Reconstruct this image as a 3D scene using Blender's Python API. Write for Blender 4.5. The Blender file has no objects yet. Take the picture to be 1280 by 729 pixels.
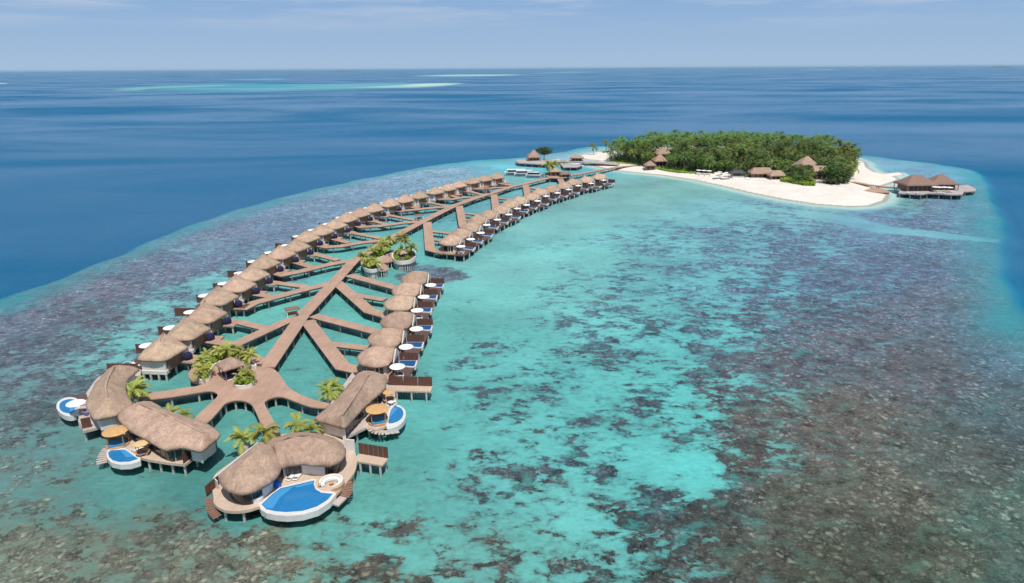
import bpy, bmesh, math, random
import numpy as np
from mathutils import Vector, Matrix, noise as mnoise
random.seed(7); RNG = np.random.default_rng(7)
S = bpy.context.scene; COL = S.collection
R = math.radians
# ------------------------------------------------------------------ camera
H = 60.0; F = 853.3
PIT = math.atan((364.5-85.2)/F); ROLL = R(0.336)
def P(u, v, z=0.0):
    x = u-640; y = -(v-364.5); c, s = math.cos(ROLL), math.sin(ROLL)
    x, y = x*c+y*s, -x*s+y*c
    d = (x, y*math.sin(PIT)+F*math.cos(PIT), y*math.cos(PIT)-F*math.sin(PIT))
    t = (z-H)/d[2]
    return Vector((d[0]*t, d[1]*t, z))
def P2(u, v, z=0.0):
    p = P(u, v, z); return (p.x, p.y)
def PL(pts, z=0.0): return [P2(u, v, z) for u, v in pts]
cd = bpy.data.cameras.new('camera'); cam = bpy.data.objects.new('camera', cd); COL.objects.link(cam)
cd.sensor_width = 36; cd.lens = F/1280*36; cd.clip_start = 0.5; cd.clip_end = 300000
fw = Vector((0, math.cos(PIT), -math.sin(PIT))); X0 = Vector((1,0,0)); U0 = X0.cross(fw)
rt = X0*math.cos(ROLL)-U0*math.sin(ROLL); up = X0*math.sin(ROLL)+U0*math.cos(ROLL)
m = Matrix((rt, up, -fw)).transposed().to_4x4(); m.translation = Vector((0,0,H)); cam.matrix_world = m
S.camera = cam
# ------------------------------------------------------------------ light
SUND = Vector((-0.16, 0.44, -1.0)).normalized()
el = math.asin(-SUND.z); rot = math.atan2(-SUND.x, -SUND.y)
sl = bpy.data.lights.new('sun', 'SUN'); sl.energy = 3.6; sl.angle = R(0.6); sl.color = (1.0, .955, .89)
so = bpy.data.objects.new('sun', sl); COL.objects.link(so)
so.rotation_euler = SUND.to_track_quat('-Z', 'Y').to_euler(); so.location = (0,0,200)
W = bpy.data.worlds.new('World'); S.world = W; W.use_nodes = True
nt = W.node_tree; nt.nodes.clear()
def N(nt, typ, **kw):
    n = nt.nodes.new(typ)
    for k, v in kw.items():
        if k.startswith('i_'): n.inputs[int(k[2:]) if k[2:].isdigit() else k[2:]].default_value = v
        else: setattr(n, k, v)
    return n
sky = N(nt, 'ShaderNodeTexSky', sky_type='NISHITA', sun_disc=False, sun_elevation=el, sun_rotation=rot,
        altitude=60, air_density=1.0, dust_density=1.2, ozone_density=2.0)
tc = N(nt, 'ShaderNodeTexCoord'); mp = N(nt, 'ShaderNodeMapping'); mp.inputs['Scale'].default_value = (2.2, 2.2, 26)
nz = N(nt, 'ShaderNodeTexNoise'); nz.inputs['Scale'].default_value = 1.6; nz.inputs['Detail'].default_value = 7; nz.inputs['Roughness'].default_value = .62
rp = N(nt, 'ShaderNodeValToRGB'); rp.color_ramp.elements[0].position = .44; rp.color_ramp.elements[1].position = .70
sep = N(nt, 'ShaderNodeSeparateXYZ'); mr = N(nt, 'ShaderNodeMapRange'); mr.inputs[1].default_value = .035; mr.inputs[2].default_value = .085; mr.interpolation_type='SMOOTHSTEP'
mu = N(nt, 'ShaderNodeMath', operation='MULTIPLY'); mu2 = N(nt, 'ShaderNodeMath', operation='MULTIPLY'); mu2.inputs[1].default_value = .85
tint = N(nt, 'ShaderNodeMix', data_type='RGBA', blend_type='MULTIPLY'); tint.inputs[0].default_value = 1; tint.inputs[7].default_value = (.9, .95, 1.0, 1)
mix = N(nt, 'ShaderNodeMix', data_type='RGBA'); mix.inputs[7].default_value = (6.6, 7.4, 8.9, 1)
bg = N(nt, 'ShaderNodeBackground'); bg.inputs[1].default_value = .075; out = N(nt, 'ShaderNodeOutputWorld')
L = nt.links.new
L(tc.outputs['Generated'], mp.inputs[0]); L(mp.outputs[0], nz.inputs['Vector']); L(nz.outputs[0], rp.inputs[0])
L(tc.outputs['Generated'], sep.inputs[0]); L(sep.outputs[2], mr.inputs[0]); L(mr.outputs[0], mu.inputs[0]); L(rp.outputs[0], mu.inputs[1]); L(mu.outputs[0], mu2.inputs[0])
L(sky.outputs[0], tint.inputs[6])
grad = N(nt, 'ShaderNodeValToRGB'); gm = N(nt, 'ShaderNodeMapRange'); gm.inputs[1].default_value = 0; gm.inputs[2].default_value = .5; L(sep.outputs[2], gm.inputs[0]); L(gm.outputs[0], grad.inputs[0])
ge = grad.color_ramp.elements; ge[0].position = 0; ge[0].color = (.42,.575,.77,1); ge[1].position = 1; ge[1].color = (.22,.40,.72,1); g3 = ge.new(.2); g3.color = (.27,.455,.74,1)
gs = N(nt, 'ShaderNodeVectorMath', operation='SCALE'); gs.inputs['Scale'].default_value = 10.9; L(grad.outputs[0], gs.inputs[0])
gb = N(nt, 'ShaderNodeMapRange'); gb.interpolation_type = 'SMOOTHSTEP'; gb.inputs[1].default_value = .1; gb.inputs[2].default_value = .45; L(sep.outputs[2], gb.inputs[0])
gx_ = N(nt, 'ShaderNodeMix', data_type='RGBA'); L(gb.outputs[0], gx_.inputs[0]); L(gs.outputs[0], gx_.inputs[6]); L(tint.outputs[2], gx_.inputs[7])
L(gx_.outputs[2], mix.inputs[6]); L(mu2.outputs[0], mix.inputs[0]); L(mix.outputs[2], bg.inputs[0]); L(bg.outputs[0], out.inputs[0])
S.view_settings.view_transform = 'Standard'; S.view_settings.look = 'None'; S.view_settings.gamma = 1; S.view_settings.exposure = 0.17
S.render.engine = 'CYCLES'; S.cycles.use_denoising = True; S.cycles.max_bounces = 6; S.cycles.transparent_max_bounces = 12
S.cycles.caustics_reflective = False; S.cycles.caustics_refractive = False; S.cycles.sample_clamp_indirect = 4
# ------------------------------------------------------------------ materials
def s2l(c): return tuple(((x/255)/12.92 if x/255 <= .04045 else ((x/255+.055)/1.055)**2.4) for x in c)
MATS = {}
def mat(name, col, rough=.8, grain=0, var=.18, scale=.6, bump=.0, bscale=8, spec=.3, dirt=None, objrand=0, metallic=0, stretch=None):
    """principled material: two scales of world-space noise vary the colour, optional bump"""
    m = bpy.data.materials.new(name); m.use_nodes = True; nt = m.node_tree; nt.nodes.clear(); L = nt.links.new
    o = N(nt, 'ShaderNodeOutputMaterial'); b = N(nt, 'ShaderNodeBsdfPrincipled'); L(b.outputs[0], o.inputs[0])
    b.inputs['Roughness'].default_value = rough; b.inputs['Specular IOR Level'].default_value = spec; b.inputs['Metallic'].default_value = metallic
    g = N(nt, 'ShaderNodeNewGeometry'); src = g.outputs['Position']
    if stretch:
        mp = N(nt, 'ShaderNodeMapping'); mp.inputs['Scale'].default_value = stretch; L(src, mp.inputs[0]); src = mp.outputs[0]
    n1 = N(nt, 'ShaderNodeTexNoise'); n1.inputs['Scale'].default_value = scale; n1.inputs['Detail'].default_value = 8; n1.inputs['Roughness'].default_value = .68
    L(src, n1.inputs['Vector'])
    r = N(nt, 'ShaderNodeMapRange'); r.inputs[1].default_value = .28; r.inputs[2].default_value = .72; r.inputs[3].default_value = 1-var; r.inputs[4].default_value = 1+var
    L(n1.outputs[0], r.inputs[0])
    h = N(nt, 'ShaderNodeHueSaturation'); h.inputs['Color'].default_value = (*col, 1); L(r.outputs[0], h.inputs['Value'])
    last = h.outputs[0]
    if objrand:
        oi = N(nt, 'ShaderNodeObjectInfo'); r2 = N(nt, 'ShaderNodeMapRange'); r2.inputs[3].default_value = 1-objrand; r2.inputs[4].default_value = 1+objrand
        L(oi.outputs['Random'], r2.inputs[0])
        h2 = N(nt, 'ShaderNodeHueSaturation'); L(last, h2.inputs['Color']); L(r2.outputs[0], h2.inputs['Value'])
        r3 = N(nt, 'ShaderNodeMapRange'); r3.inputs[3].default_value = .5-objrand*.07; r3.inputs[4].default_value = .5+objrand*.07
        m7 = N(nt, 'ShaderNodeMath', operation='FRACT'); m8 = N(nt, 'ShaderNodeMath', operation='MULTIPLY'); m8.inputs[1].default_value = 7.3
        L(oi.outputs['Random'], m8.inputs[0]); L(m8.outputs[0], m7.inputs[0]); L(m7.outputs[0], r3.inputs[0]); L(r3.outputs[0], h2.inputs['Hue'])
        last = h2.outputs[0]
    if dirt:
        n2 = N(nt, 'ShaderNodeTexNoise'); n2.inputs['Scale'].default_value = scale*3.7; n2.inputs['Detail'].default_value = 6; L(g.outputs['Position'], n2.inputs['Vector'])
        rr = N(nt, 'ShaderNodeMapRange'); rr.inputs[1].default_value = .5; rr.inputs[2].default_value = .72; rr.inputs[4].default_value = .6; L(n2.outputs[0], rr.inputs[0])
        mx = N(nt, 'ShaderNodeMix', data_type='RGBA'); mx.inputs[7].default_value = (*dirt, 1); L(rr.outputs[0], mx.inputs[0]); L(last, mx.inputs[6]); last = mx.outputs[2]
    if grain:
        for sc_, am in ((2.6, grain), (9, grain)):
            n4 = N(nt, 'ShaderNodeTexNoise'); n4.inputs['Scale'].default_value = sc_; n4.inputs['Detail'].default_value = 4; n4.inputs['Roughness'].default_value = .75
            mp4 = N(nt, 'ShaderNodeMapping'); mp4.inputs['Scale'].default_value = (1.2,1.2,.4); L(g.outputs['Position'], mp4.inputs[0]); L(mp4.outputs[0], n4.inputs['Vector'])
            r4 = N(nt, 'ShaderNodeMapRange'); r4.inputs[1].default_value = .35; r4.inputs[2].default_value = .65; r4.inputs[3].default_value = 1-am; r4.inputs[4].default_value = 1+am; L(n4.outputs[0], r4.inputs[0])
            h4 = N(nt, 'ShaderNodeHueSaturation'); L(last, h4.inputs['Color']); L(r4.outputs[0], h4.inputs['Value']); last = h4.outputs[0]
    L(last, b.inputs['Base Color'])
    if bump:
        n3 = N(nt, 'ShaderNodeTexNoise'); n3.inputs['Scale'].default_value = bscale; n3.inputs['Detail'].default_value = 5; L(src, n3.inputs['Vector'])
        bp = N(nt, 'ShaderNodeBump'); bp.inputs['Strength'].default_value = bump; bp.inputs['Distance'].default_value = .12
        L(n3.outputs[0], bp.inputs['Height']); L(bp.outputs[0], b.inputs['Normal'])
    MATS[name] = m; return m
def plankmat(name, col, w=.9, ang=0, var=.16):
    """timber decking: narrow boards with their own tone"""
    m = mat(name, col, rough=.75, var=var, scale=.25, spec=.2); nt = m.node_tree; L = nt.links.new
    b = [n for n in nt.nodes if n.type == 'BSDF_PRINCIPLED'][0]; lk = b.inputs['Base Color'].links[0]; last = lk.from_socket
    g = N(nt, 'ShaderNodeNewGeometry'); mp = N(nt, 'ShaderNodeMapping'); mp.inputs['Rotation'].default_value = (0,0,ang); mp.inputs['Scale'].default_value = (1/w, .08, 1)
    L(g.outputs['Position'], mp.inputs[0]); v = N(nt, 'ShaderNodeTexNoise'); v.inputs['Scale'].default_value = 1.6; v.inputs['Detail'].default_value = 4; v.inputs['Roughness'].default_value = .8
    L(mp.outputs[0], v.inputs['Vector']); r = N(nt, 'ShaderNodeMapRange'); r.inputs[1].default_value = .3; r.inputs[2].default_value = .7; r.inputs[3].default_value = .84; r.inputs[4].default_value = 1.14
    L(v.outputs[0], r.inputs[0]); h = N(nt, 'ShaderNodeHueSaturation'); L(last, h.inputs['Color']); L(r.outputs[0], h.inputs['Value']); L(h.outputs[0], b.inputs['Base Color'])
    return m
thatch = mat('thatch', (.47, .335, .245), rough=.95, grain=.17, var=.30, scale=.55, bump=1.0, bscale=9, spec=.05, dirt=(.36,.25,.175), objrand=.13)
thatch_far = mat('thatch_weathered', (.38, .265, .20), rough=.95, grain=.15, var=.22, scale=.5, bump=.8, bscale=4, spec=.05, dirt=(.2,.13,.10), objrand=.1)
brown_roof = mat('brown_shingle', (.26, .17, .135), rough=.9, var=.15, scale=.8, bump=.5, bscale=4, spec=.1)
boardm = plankmat('boardwalk_timber', (.43, .28, .205), w=.5, ang=.5)
deckm = plankmat('pale_decking', (.56, .43, .33), w=.45, ang=.35)
greydeck = plankmat('grey_decking', (.50, .42, .37), w=.45, ang=.1)
darkdeck = plankmat('dark_decking', (.12, .078, .07), w=.4, ang=0)
white = mat('white_render', (.74, .70, .65), rough=.6, var=.07, scale=.8, dirt=(.55,.5,.45))
gablem = mat('pale_gable_render', (.60, .52, .45), rough=.8, var=.12, scale=.8)
whitep = mat('white_paint', (.8, .79, .77), rough=.5, var=.03, scale=1)
rimm = mat('pool_rim_render', (.66,.645,.62), rough=.5, var=.12, scale=.9, dirt=(.5,.48,.44))
fabric = mat('white_canvas', (.82, .81, .80), rough=.9, var=.04, scale=2)
cream = mat('cream_cushion', (.74, .69, .60), rough=.9, var=.05, scale=2)
screenm = mat('brown_screen_timber', (.13, .062, .045), rough=.7, var=.3, scale=1.4, stretch=(3,3,.4))
slat = mat('slatted_brown_wall', (.25, .145, .10), rough=.75, var=.3, scale=2, stretch=(4,4,.3))
glassd = mat('dark_glass', (.02, .022, .025), rough=.12, var=.2, scale=.7, spec=.6)
woodm = mat('warm_wood', (.50, .29, .14), rough=.7, var=.25, scale=1.5)
tanroof = mat('tan_reed_canopy', (.58, .35, .15), rough=.9, var=.2, scale=2.5, bump=.4, bscale=9)
palewood = mat('pale_reed_canopy', (.62, .45, .22), rough=.9, var=.18, scale=2.5)
navy = mat('navy_fabric', (.02, .02, .075), rough=.8, var=.15, scale=2)
bluef = mat('blue_cushion', (.06, .27, .48), rough=.8, var=.12, scale=2)
bluebag = mat('blue_beanbag', (.015, .13, .48), rough=.8, var=.1, scale=2)
mauve = mat('mauve_fabric', (.26, .22, .38), rough=.8, var=.1, scale=2)
stiltm = mat('pale_stilt', (.52, .50, .47), rough=.8, var=.2, scale=1.2)
pierm = mat('dark_pile', (.22, .20, .19), rough=.8, var=.3, scale=1.2)
poolm = mat('pool_tile', (.018, .185, .42), rough=.05, var=.10, scale=.9, spec=.5, bump=.15, bscale=1.6)
poolm2 = mat('pool_tile_deep', (.012, .10, .26), rough=.05, var=.1, scale=.9, spec=.5, bump=.15, bscale=1.6)
ledgem = mat('pool_ledge_tile', (.06, .29, .58), rough=.06, var=.05, scale=1, spec=.5)
trunkm = mat('palm_trunk', (.20, .15, .11), rough=.9, var=.3, scale=1.5)
soilm = mat('soil', (.16, .12, .08), rough=.95, var=.3, scale=1)
def leafmat(name, col, objrand=.35, var=.35, trans=.25):
    m = mat(name, col, rough=.55, var=var, scale=.45, spec=.25, objrand=objrand); nt = m.node_tree; L = nt.links.new
    b = [n for n in nt.nodes if n.type == 'BSDF_PRINCIPLED'][0]; o = [n for n in nt.nodes if n.type == 'OUTPUT_MATERIAL'][0]
    t = N(nt, 'ShaderNodeBsdfTranslucent'); mx = N(nt, 'ShaderNodeMixShader'); mx.inputs[0].default_value = trans
    L(b.inputs['Base Color'].links[0].from_socket, t.inputs[0]); L(b.outputs[0], mx.inputs[1]); L(t.outputs[0], mx.inputs[2]); L(mx.outputs[0], o.inputs[0]); return m
leaf_isl = leafmat('palm_frond_green', (.135, .185, .045), objrand=.5)
leaf_dk = leafmat('tree_leaf_dark', (.085, .145, .04))
leaf_lt = leafmat('tree_leaf_light', (.135, .215, .045))
leaf_pl = leafmat('palm_frond_yellow', (.36, .39, .085), objrand=.25)
leaf_hedge = leafmat('hedge_leaf', (.27, .40, .045), objrand=.2)
leaf_gr = leafmat('groundcover_leaf', (.15, .26, .04), objrand=.1)
# ------------------------------------------------------------------ object helpers
def tag(o, label=None, cat=None, group=None, kind=None):
    if label: o['label'] = label
    if cat: o['category'] = cat
    if group: o['group'] = group
    if kind: o['kind'] = kind
    return o
def empty(name, loc, rz=0, label=None, cat=None, group=None):
    o = bpy.data.objects.new(name, None); o.empty_display_size = .5; COL.objects.link(o)
    o.location = loc; o.rotation_euler = (0,0,rz); return tag(o, label, cat, group)
class MB:
    def __init__(s): s.v = []; s.f = []
    def add(s, vs, fs):
        n = len(s.v); s.v += [tuple(v) for v in vs]; s.f += [tuple(n+i for i in f) for f in fs]; return s
    def box(s, c, d, rz=0):
        cx, cy, cz = c; dx, dy, dz = d[0]/2, d[1]/2, d[2]/2; co, si = math.cos(rz), math.sin(rz); vs = []
        for z in (-dz, dz):
            for x, y in ((-dx,-dy),(dx,-dy),(dx,dy),(-dx,dy)): vs.append((cx+x*co-y*si, cy+x*si+y*co, cz+z))
        return s.add(vs, [(3,2,1,0),(4,5,6,7),(0,1,5,4),(1,2,6,5),(2,3,7,6),(3,0,4,7)])
    def prism(s, pts, z0, z1):
        pts = ccw(pts); n = len(pts); vs = [(x,y,z0) for x,y in pts]+[(x,y,z1) for x,y in pts]
        return s.add(vs, [tuple(range(n-1,-1,-1)), tuple(range(n,2*n))]+[(i,(i+1)%n,n+(i+1)%n,n+i) for i in range(n)])
    def tube(s, pts, rads, n=8, cap=True):
        rings = []
        for i, p in enumerate(pts):
            p = Vector(p); a = Vector(pts[max(0,i-1)]); b = Vector(pts[min(len(pts)-1,i+1)]); t = (b-a).normalized()
            u = t.cross(Vector((0,0,1))); u = u.normalized() if u.length > 1e-3 else Vector((1,0,0)); w = t.cross(u)
            r = rads[i] if hasattr(rads, '__len__') else rads
            rings.append([p+(u*math.cos(k*2*math.pi/n)+w*math.sin(k*2*math.pi/n))*r for k in range(n)])
        vs = [v for r_ in rings for v in r_]; fs = []
        for i in range(len(pts)-1):
            for k in range(n): fs.append((i*n+k, i*n+(k+1)%n, (i+1)*n+(k+1)%n, (i+1)*n+k))
        if cap: fs += [tuple(range(n-1,-1,-1)), tuple((len(pts)-1)*n+k for k in range(n))]
        return s.add(vs, fs)
    def lathe(s, prof, c=(0,0,0), n=20, a0=0, a1=2*math.pi):
        full = abs(a1-a0-2*math.pi) < 1e-6; k = n if full else n+1; vs = []
        for r, z in prof:
            for i in range(k):
                a = a0+(a1-a0)*i/n; vs.append((c[0]+r*math.cos(a), c[1]+r*math.sin(a), c[2]+z))
        fs = []
        for j in range(len(prof)-1):
            for i in range(n): i2 = (i+1)%k if full else i+1; fs.append((j*k+i, j*k+i2, (j+1)*k+i2, (j+1)*k+i))
        if not full and len(prof) > 2:
            fs += [tuple(j*k for j in range(len(prof)))[::-1], tuple(j*k+n for j in range(len(prof)))]
        return s.add(vs, fs)
    def build(s, name, m, parent=None, off=None, smooth=False):
        me = bpy.data.meshes.new(name)
        o3 = Vector(off) if off is not None else Vector((0,0,0))
        me.from_pydata([(v[0]-o3.x, v[1]-o3.y, v[2]-o3.z) for v in s.v], [], s.f)
        bm = bmesh.new(); bm.from_mesh(me); bmesh.ops.remove_doubles(bm, verts=bm.verts, dist=1e-4); bm.to_mesh(me); bm.free()
        me.materials.append(m)
        if smooth: me.polygons.foreach_set('use_smooth', [True]*len(me.polygons))
        me.update(); o = bpy.data.objects.new(name, me); COL.objects.link(o); o.parent = parent; return o
def ccw(p):
    p = [tuple(q[:2]) for q in p]; a = sum(p[i][0]*p[(i+1)%len(p)][1]-p[(i+1)%len(p)][0]*p[i][1] for i in range(len(p)))
    return p if a > 0 else p[::-1]
def catmull(p, k=5, closed=True):
    n = len(p); o = []
    for i in range(n if closed else n-1):
        q = [p[(i+j)%n] if closed else p[min(max(i+j,0),n-1)] for j in (-1,0,1,2)]
        for t in range(k):
            t /= k; o.append(tuple(.5*((2*q[1][d])+(-q[0][d]+q[2][d])*t+(2*q[0][d]-5*q[1][d]+4*q[2][d]-q[3][d])*t*t+(-q[0][d]+3*q[1][d]-3*q[2][d]+q[3][d])*t**3) for d in range(len(p[0]))))
    if not closed: o.append(tuple(p[-1]))
    return o
def resample(p, step):
    o = []; n = len(p)
    for i in range(n):
        a, b = Vector(p[i]), Vector(p[(i+1)%n]); k = max(1, round((b-a).length/step))
        for j in range(k): o.append(tuple(a+(b-a)*(j/k)))
    return o
def inset(p, d):
    p = ccw(p); n = len(p); o = []
    for i in range(n):
        a, b, c = Vector(p[i-1]), Vector(p[i]), Vector(p[(i+1)%n])
        t = ((b-a).normalized()+(c-b).normalized()); t = t.normalized() if t.length > 1e-6 else (b-a).normalized()
        o.append((b.x-t.y*d, b.y+t.x*d))
    return o
def inside(pt, poly):
    x, y = pt; r = False; j = len(poly)-1
    for i in range(len(poly)):
        if (poly[i][1] > y) != (poly[j][1] > y) and x < (poly[j][0]-poly[i][0])*(y-poly[i][1])/(poly[j][1]-poly[i][1])+poly[i][0]: r = not r
        j = i
    return r
def near_ridge(p, ridge):
    best = None; p = Vector(p)
    if len(ridge) == 1: return Vector(ridge[0])
    for a, b in zip(ridge[:-1], ridge[1:]):
        a3, b3 = Vector(a), Vector(b); a2, b2 = a3.xy, b3.xy; ab = b2-a2; t = max(0, min(1, (p-a2).dot(ab)/max(ab.length_squared,1e-9)))
        q = a3+(b3-a3)*t; d = (q.xy-p).length
        if best is None or d < best[0]: best = (d, q)
    return best[1]
def roof_mesh(outline, ridge, ez, name, m, parent=None, off=None, K=8, dome=1.0, thick=.42, step=.6, rough=.05, seed=0, sag=.0):
    """thatched hip roof: closed outline at eave height ez rising to a 3D ridge polyline; dome<1 bulges"""
    pts = resample(ccw(outline), step); n = len(pts); mb = MB(); vs = []
    for k in range(K+1):
        t = k/K
        for i, p in enumerate(pts):
            q = near_ridge(p, ridge); x = p[0]+(q.x-p[0])*t; y = p[1]+(q.y-p[1])*t
            z = ez+(q.z-ez)*(t**dome)
            nn = mnoise.noise(Vector((x*1.1+seed, y*1.1, 3.1)))*rough*2.2 + mnoise.noise(Vector((x*.35+seed, y*.35, 9)))*rough*3
            j = rough*(3.2 if k == 0 else 1.2)*mnoise.noise(Vector((i*.9, seed, k)))
            vs.append((x+j, y-j, z+(nn if t < .98 else nn*.5)))
    nb = len(vs); lo = inset(pts, .18); lo2 = inset(pts, 1.1)
    for p in lo: vs.append((p[0], p[1], ez-thick+.05*mnoise.noise(Vector((p[0]*2,p[1]*2,seed)))))
    for p in lo2: vs.append((p[0], p[1], ez-thick+.12))
    fs = []
    for k in range(K):
        for i in range(n): j = (i+1)%n; fs.append((k*n+i, k*n+j, (k+1)*n+j, (k+1)*n+i))
    for i in range(n):
        j = (i+1)%n; fs.append((nb+i, nb+j, j, i)); fs.append((nb+n+i, nb+n+j, nb+j, nb+i))
    fs.append(tuple(nb+n+i for i in range(n))[::-1])
    mb.add(vs, fs)
    # ridge cap: a slim raised roll of thatch
    o = mb.build(name, m, parent, off, smooth=True)
    return o
def ridge_cap(ridge, m, parent, off=None, r=.22):
    mb = MB(); q = [(a[0], a[1], a[2]-r*.35) for a in ridge]; mb.tube(q, r, 6); return mb.build('ridge_cap', m, parent, off, True)
def wallseg(a, b, z0, z1, th=.16, za=None):
    """one wall panel from a to b"""
    mb = MB(); a, b = Vector(a[:2]), Vector(b[:2]); d = (b-a); nrm = Vector((-d.y, d.x)).normalized()*th/2
    q = [a-nrm, b-nrm, b+nrm, a+nrm]; mb.prism([(p.x,p.y) for p in q], z0, z1); return mb
_STILT = {}
def stilt(parent, x, y, zt=1.5, zb=-.85, r=.17, m=None, name='stilt'):
    m = m or stiltm; k = (zt, zb, r, m.name, name)
    if k not in _STILT:
        mb = MB(); mb.box((0,0,(zt+zb)/2), (r*2, r*2, zt-zb)); o = mb.build(name, m, parent); _STILT[k] = o.data
    else:
        o = bpy.data.objects.new(name, _STILT[k]); COL.objects.link(o); o.parent = parent
    o.location = (x, y, 0); return o
def copy_tree(o, parent=None):
    c = o.copy(); COL.objects.link(c); c.parent = parent
    for ch in list(o.children): copy_tree(ch, c)
    return c
ORD = ['zero','first','second','third','fourth','fifth','sixth','seventh','eighth','ninth','tenth','eleventh','twelfth','thirteenth','fourteenth','fifteenth','sixteenth','seventeenth','eighteenth','nineteenth','twentieth','twenty-first','twenty-second','twenty-third','twenty-fourth']
DZ = 1.55
# ------------------------------------------------------------------ seabed
REEF = PL([(-60,392),(0,371),(50,352),(120,322),(200,291),(300,260),(380,238),(450,221),(520,208),(590,200),(640,196)]) + \
       PL([(700,189),(735,183),(780,180)]) + PL([(900,178),(1000,180),(1060,190),(1110,197),(1170,203),(1215,212),(1236,232),(1242,260),(1248,300),(1262,350),(1290,415)]) + \
       [(125,110),(130,60),(110,10),(0,-40),(-150,-20),(-210,80),(-190,140)]
ISL = PL([(742,207),(765,212),(790,215),(830,219),(870,225),(900,231.5),(940,241),(980,249),(1020,255),(1060,258),(1085,257),(1103,251),(1108,244),(1100,238),(1096,233),(1110,229),(1122,224),(1112,219),(1092,215),(1082,209),(1080,203)]) + \
      PL([(1066,197),(1000,188),(930,183),(850,183),(790,186),(765,188),(742,191),(722,195),(733,199),(752,201),(738,203)])
VEG = PL([(760,203),(775,203.5),(800,207),(815,210),(840,213.5),(860,215.5),(905,219),(930,222),(945,223),(985,226),(995,230),(1018,232),(1022,226),(1030,231),(1045,232),(1060,230),(1067,220),(1068,210),(1060,201),(1030,196),(1000,193),(960,190),(930,188),(880,187.5),(830,188.5),(800,190),(775,194),(764,198)], 1)
SPIT = PL([(1100,218),(1125,215.5),(1130,219),(1108,221)])
def sdist(X, Y, poly):
    d = np.full(X.shape, 1e18); ins = np.zeros(X.shape, bool); n = len(poly)
    for i in range(n):
        x0, y0 = poly[i]; x1, y1 = poly[(i+1)%n]; ex, ey = x1-x0, y1-y0
        t = np.clip(((X-x0)*ex+(Y-y0)*ey)/(ex*ex+ey*ey+1e-12), 0, 1)
        d = np.minimum(d, (X-x0-t*ex)**2+(Y-y0-t*ey)**2)
        c = ((y0 > Y) != (y1 > Y)); xx = (ex)*(Y-y0)/(ey if abs(ey) > 1e-9 else 1e-9)+x0; ins ^= c & (X < xx)
    d = np.sqrt(d); return np.where(ins, d, -d)
def grow(a, b, step, far, g=1.22):
    c = list(np.arange(a, b+.1, step)); lo = []; x = a; s = step
    while x > -far: s *= g; x -= s; lo.append(x)
    x = c[-1]; s = step; hi = []
    while x < far: s *= g; x += s; hi.append(x)
    return np.array(lo[::-1]+c+hi)
gx = np.clip(grow(-190, 300, 1.7, 79000), -79000, 79000); gy = np.clip(grow(50, 600, 1.7, 79000), -79000, 79000)
XX, YY = np.meshgrid(gx, gy); nx, ny = len(gx), len(gy)
sd = sdist(XX, YY, REEF); si = sdist(XX, YY, ISL); ss = sdist(XX, YY, SPIT)
sm = lambda t: (lambda c: c*c*(3-2*c))(np.clip(t, 0, 1))
wob = 4*np.sin(XX*.045+YY*.02)+2.5*np.sin(XX*.13-YY*.07+1)+1.5*np.sin(YY*.21)
deep = 1-sm((sd+wob*.3+12)/18.0)
edge = sm(1-(sd-1)/19.0)                        # strip just inside the drop-off
ZZ = -.8-14*sm((-(sd+wob*.6)+2)/26)
isz = np.where(si > 0, np.minimum(1.3, si*.11), np.maximum(-.8, si*.06)); ZZ = np.maximum(ZZ, np.where(si > -16, isz, -99))
ZZ = np.maximum(ZZ, np.where(ss > -4, np.minimum(.3, ss*.12), -99))
land = sm((ZZ+.7)/.74)
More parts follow.
